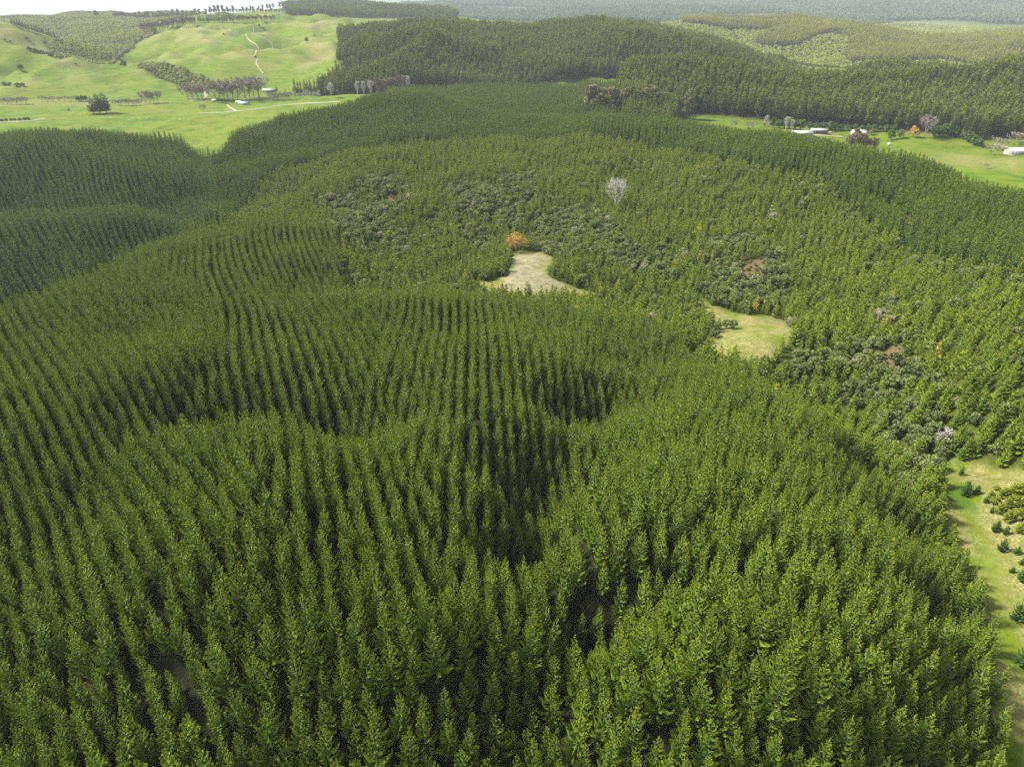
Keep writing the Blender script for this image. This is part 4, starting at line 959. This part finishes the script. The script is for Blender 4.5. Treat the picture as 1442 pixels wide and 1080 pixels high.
ribbon('house_drive', [(1398,206),(1408,203),(1416,206),(1422,210)], 5.0, M_CLAY, 880)
ribbon('shed_yard', [(1142,190),(1152,191),(1166,192),(1185,193)], 7.0, M_CLAY, 900)

# ------------------------------------------------------------------ buildings
M_WHITEROOF = plain('white_iron_roof', (0.36,0.37,0.38), .45, .05, .4)
M_BLUEROOF = plain('pale_blue_roof', (0.24,0.30,0.35), .5, .08, .4)
M_GREYROOF = plain('grey_iron_roof', (0.25,0.25,0.25), .6, .1, .4)
M_WALL = plain('cream_weatherboard', (0.27,0.26,0.235), .8, .06, 1.0)
M_DARKWALL = plain('dark_stained_boards', (0.11,0.10,0.09), .8, .2, 1.0)
M_SHADE_TYRE = plain('bay_shade_and_tyre', (0.06,0.055,0.05), .9)  # dark tone for the painted bay shade, also used on the tyres
M_GLASS, ns, ls = new_mat('window_glass'); p, o = principled(ns, ls, .1, .6); p.inputs['Base Color'].default_value = (.03, .04, .05, 1)
def boxmesh(name, x0, x1, y0, y1, z0, z1, mat):
    V = [(x, y, z) for x in (x0, x1) for y in (y0, y1) for z in (z0, z1)]
    F = [(0,1,3,2),(4,6,7,5),(0,4,5,1),(2,3,7,6),(0,2,6,4),(1,5,7,3)]
    return mesh_from(name, V, F, [mat])
def building(name, u, v, rmin, L, Wd, H, RH, heading, roof, wall, label, cat, bays=0, wins=4, door=True, chimney=False):
    e = bpy.data.objects.new(name, None); COL.objects.link(e); x, y, z, r = ground_at(u, v, rmin)
    e.location = (x, y, z); e.rotation_euler = (0, 0, heading); tag(e, label, cat)
    base = -1.2; l, w = L/2, Wd/2
    V = [(-l,-w,base),(l,-w,base),(l,w,base),(-l,w,base),(-l,-w,H),(l,-w,H),(l,w,H),(-l,w,H),(-l,0,H+RH),(l,0,H+RH)]
    tris = [(0,1,5),(0,5,4),(2,3,7),(2,7,6),(1,2,6),(1,6,5),(5,6,9),(3,0,4),(3,4,7),(7,4,8)]
    link('wall', mesh_from('wall', V, tris, [wall]), e)
    o_ = .5; t = .12
    for sgn, nm in ((-1, 'roof_slope'), (1, 'roof_slope')):
        sl = RH/w; ye = sgn*(w+o_); ze = H-sl*o_
        top = [(-l-o_, ye, ze+.05), (l+o_, ye, ze+.05), (l+o_, 0, H+RH+.05), (-l-o_, 0, H+RH+.05)]
        bot = [(a, b, c+t) for a, b, c in top]
        link('roof', mesh_from(nm, top+bot, [(0,1,2,3),(7,6,5,4),(0,4,5,1),(1,5,6,2),(2,6,7,3),(3,7,4,0)], [roof]), e)
    # corrugation ribs
    if bays:
        bw = L/bays
        for i in range(bays):
            x0 = -l+bw*i+.35; link('bay_shade', boxmesh('bay_shade', x0, x0+bw-.7, -w-.03, -w+.4, 0, H-.5, M_SHADE_TYRE), e)  # dark box on the wall stands in for the shade inside the bay
        for i in range(bays+1):
            link('post', boxmesh('post', -l+bw*i-.12, -l+bw*i+.12, -w-.16, -w-.035, base, H-.1, wall), e)
    else:
        for i in range(wins):
            xc = -l+L*(i+.5)/wins
            if door and i == wins//2:
                link('door', boxmesh('door', xc-.5, xc+.5, -w-.06, -w+.05, 0, 2.1, M_DARKWALL), e); continue
            f = link('window', boxmesh('window', xc-.9, xc+.9, -w-.05, -w+.03, .9, 2.2, M_WHITEROOF), e)
            link('pane', boxmesh('pane', xc-.78, xc-.04, -w-.08, -w-.052, 1.02, 2.08, M_GLASS), f)
            link('pane', boxmesh('pane', xc+.04, xc+.78, -w-.08, -w-.052, 1.02, 2.08, M_GLASS), f)
    if chimney: link('chimney', boxmesh('chimney', l*.3, l*.3+.9, -.4, .5, H, H+RH+1.1, M_GREYROOF), e)
    return e
building('farm_shed', 1152, 188, 900, 20, 9, 4.4, 1.2, -.05, M_WHITEROOF, M_WALL, 'open fronted farm shed with white roof beyond the ridge', 'shed', bays=4)
building('long_barn', 1128, 192.0, 900, 25, 12, 4.4, 2.2, .06, M_WHITEROOF, M_WALL, 'long barn with a bright white roof left of the open shed', 'barn', wins=6)
building('farmhouse', 1208, 189, 900, 16, 9, 3.2, 2.0, .1, M_WHITEROOF, M_WALL, 'white farmhouse half hidden behind the brown copse', 'house', wins=5, chimney=True)
building('garage', 1216, 190, 900, 8, 6, 2.8, 1.4, .5, M_WHITEROOF, M_WALL, 'small white outbuilding right of the half hidden farmhouse', 'outbuilding', wins=2)
building('long_house', 1438, 217, 850, 34, 12, 4.2, 2.6, .12, M_WHITEROOF, M_WALL, 'long white roofed house at the right edge of the picture', 'house', wins=9, chimney=True)
building('cottage', 344, 148, 1150, 17, 10, 3.2, 2.2, -.1, M_BLUEROOF, M_WALL, 'cottage with pale blue roof among bare trees in the valley', 'house', wins=5, chimney=True)
building('lean_to', 336, 146, 1180, 9, 7, 2.8, 1.5, .6, M_WHITEROOF, M_WALL, 'low pale annex at the left of the blue roofed cottage', 'outbuilding', wins=2)
building('dark_farmhouse', 380, 130, 1250, 24, 9, 3.4, 2.2, -.06, M_GREYROOF, M_DARKWALL, 'long dark farmhouse with grey roof below the farm hill', 'house', wins=7, chimney=True)
building('white_hut', 302, 144, 1150, 6, 4.5, 3.0, 1.6, .4, M_WHITEROOF, M_WALL, 'little white hut under the large bare trees', 'hut', wins=2)
building('ridge_house', 1200, 31, 2300, 22, 11, 5, 2.5, .2, M_WHITEROOF, M_WALL, 'tiny white house on the far wooded ridge', 'house', wins=5)
# water tank and a parked car on the right farm
def lathe(name, prof, mat, k=20):
    V = [(r*math.cos(2*math.pi*j/k), r*math.sin(2*math.pi*j/k), z) for r, z in prof for j in range(k)]
    F = [(i*k+j, i*k+(j+1) % k, (i+1)*k+(j+1) % k, (i+1)*k+j) for i in range(len(prof)-1) for j in range(k)]
    return mesh_from(name, V, F, [mat])
e = bpy.data.objects.new('water_tank', None); COL.objects.link(e); x, y, z, r = ground_at(1252, 205, 880); e.location = (x, y, z)
link('tank_body', lathe('tank_body', [(0, -.3), (2.0, -.3), (2.0, 2.6), (1.9, 2.7)], M_WHITEROOF), e); link('tank_lid', lathe('tank_lid', [(1.95, 2.68), (1.0, 3.1), (.35, 3.25), (.35, 3.4), (0, 3.42)], M_GREYROOF), e)
tag(e, 'small white water tank alone in the green paddock', 'water tank')
e = bpy.data.objects.new('parked_car', None); COL.objects.link(e); x, y, z, r = ground_at(1170, 187.5, 900); e.location = (x, y, z+.1); e.rotation_euler = (0, 0, .3)
prof = [(-2.2,.35),(-2.25,.75),(-1.9,1.0),(-1.1,1.05),(-.6,1.5),(1.0,1.52),(1.7,1.05),(2.2,.95),(2.2,.35)]
V = [(a, s*.85, b) for s in (-1, 1) for a, b in prof]; k = len(prof)
T = [(i, (i+1) % k, k+(i+1) % k) for i in range(k)]+[(i, k+(i+1) % k, k+i) for i in range(k)]+[(0, i, i+1) for i in range(1, k-1)]+[(k, k+i+1, k+i) for i in range(1, k-1)]
link('car_body', mesh_from('car_body', V, T, [M_WHITEROOF]), e)
link('side_window', boxmesh('side_window', -.75, 1.1, -.87, .87, 1.08, 1.42, M_GLASS), e)
for wx in (-1.4, 1.4):
    for wy in (-.8, .8):
        wo_ = link('wheel', lathe('wheel', [(0, -.1), (.33, -.1), (.33, .1), (0, .1)], M_SHADE_TYRE, 14), e); wo_.location = (wx, wy, .33); wo_.rotation_euler = (math.pi/2, 0, 0)
tag(e, 'white car parked in front of the hedge beside the open shed', 'car')

# ------------------------------------------------------------------ sheep on the left valley floor
M_WOOL = plain('wool', (0.68,0.66,0.58), .95, .08, 6)
sk = bpy.data.meshes.new('sheep')
sv = [(0,0,.72),(.4,0,.74),(.62,0,.86),(.8,0,.93),(.98,0,.86),(-.4,0,.72),(-.55,0,.6),(.38,.17,.5),(.4,.17,.22),(.4,.17,.02),(.38,-.17,.5),(.4,-.17,.22),(.4,-.17,.02),(-.4,.17,.5),(-.46,.17,.26),(-.4,.17,.02),(-.4,-.17,.5),(-.46,-.17,.26),(-.4,-.17,.02)]
se = [(0,1),(1,2),(2,3),(3,4),(0,5),(5,6),(1,7),(7,8),(8,9),(1,10),(10,11),(11,12),(5,13),(13,14),(14,15),(5,16),(16,17),(17,18)]
rad = [.33,.3,.17,.14,.07,.3,.1,.11,.06,.05,.11,.06,.05,.12,.06,.05,.12,.06,.05]
sk.from_pydata(sv, se, []); so = bpy.data.objects.new('sheep_source', sk); COL.objects.link(so)
md = so.modifiers.new('s', 'SKIN'); layer = sk.skin_vertices[0]
for i, r0 in enumerate(rad): layer.data[i].radius = (r0, r0)
layer.data[0].use_root = True
so.modifiers.new('ss', 'SUBSURF').levels = 1
dg = bpy.context.evaluated_depsgraph_get(); dg.update()
sheep_me = bpy.data.meshes.new_from_object(so.evaluated_get(dg)); sheep_me.materials.clear(); sheep_me.materials.append(M_WOOL)
bpy.data.objects.remove(so)
for u, v, lab in ((157,167,'white sheep left of the pale scar in the green valley'), (163,165,'white sheep just right of the first on the valley floor'), (181,170,'lone white sheep below the pale scar'), (188,167,'white sheep at the left tip of the pale scar'), (197,168,'white sheep below the right part of the scar'),
                  (207,168,'white sheep right of the pale scar'), (311,178,'white sheep on the flat below the stony yard'), (177,121,'white sheep in the hollow of the left hill'), (239,146,'white sheep beside the lane end'), (253,170,'white sheep in the middle of the green flat')):
    o = link('sheep', sheep_me); place(o, u, v, 1050, (1.35, 1.35, 1.35)); tag(o, lab, 'sheep')

# ------------------------------------------------------------------ the air
hm, ns, ls = new_mat('haze_air'); vo = ns.new('ShaderNodeVolumePrincipled'); oo = ns.new('ShaderNodeOutputMaterial'); ls.new(vo.outputs[0], oo.inputs['Volume'])
vo.inputs['Color'].default_value = (0.86, 0.93, 1.0, 1); vo.inputs['Density'].default_value = HAZE; vo.inputs['Anisotropy'].default_value = 0.0
zmin = float(GZ.min())-1.5
hz = link('haze', boxmesh('haze', -27000, 27000, -3000, 31000, zmin, CAM_H+12, hm), kind='stuff')
hz.display_type = 'WIRE'
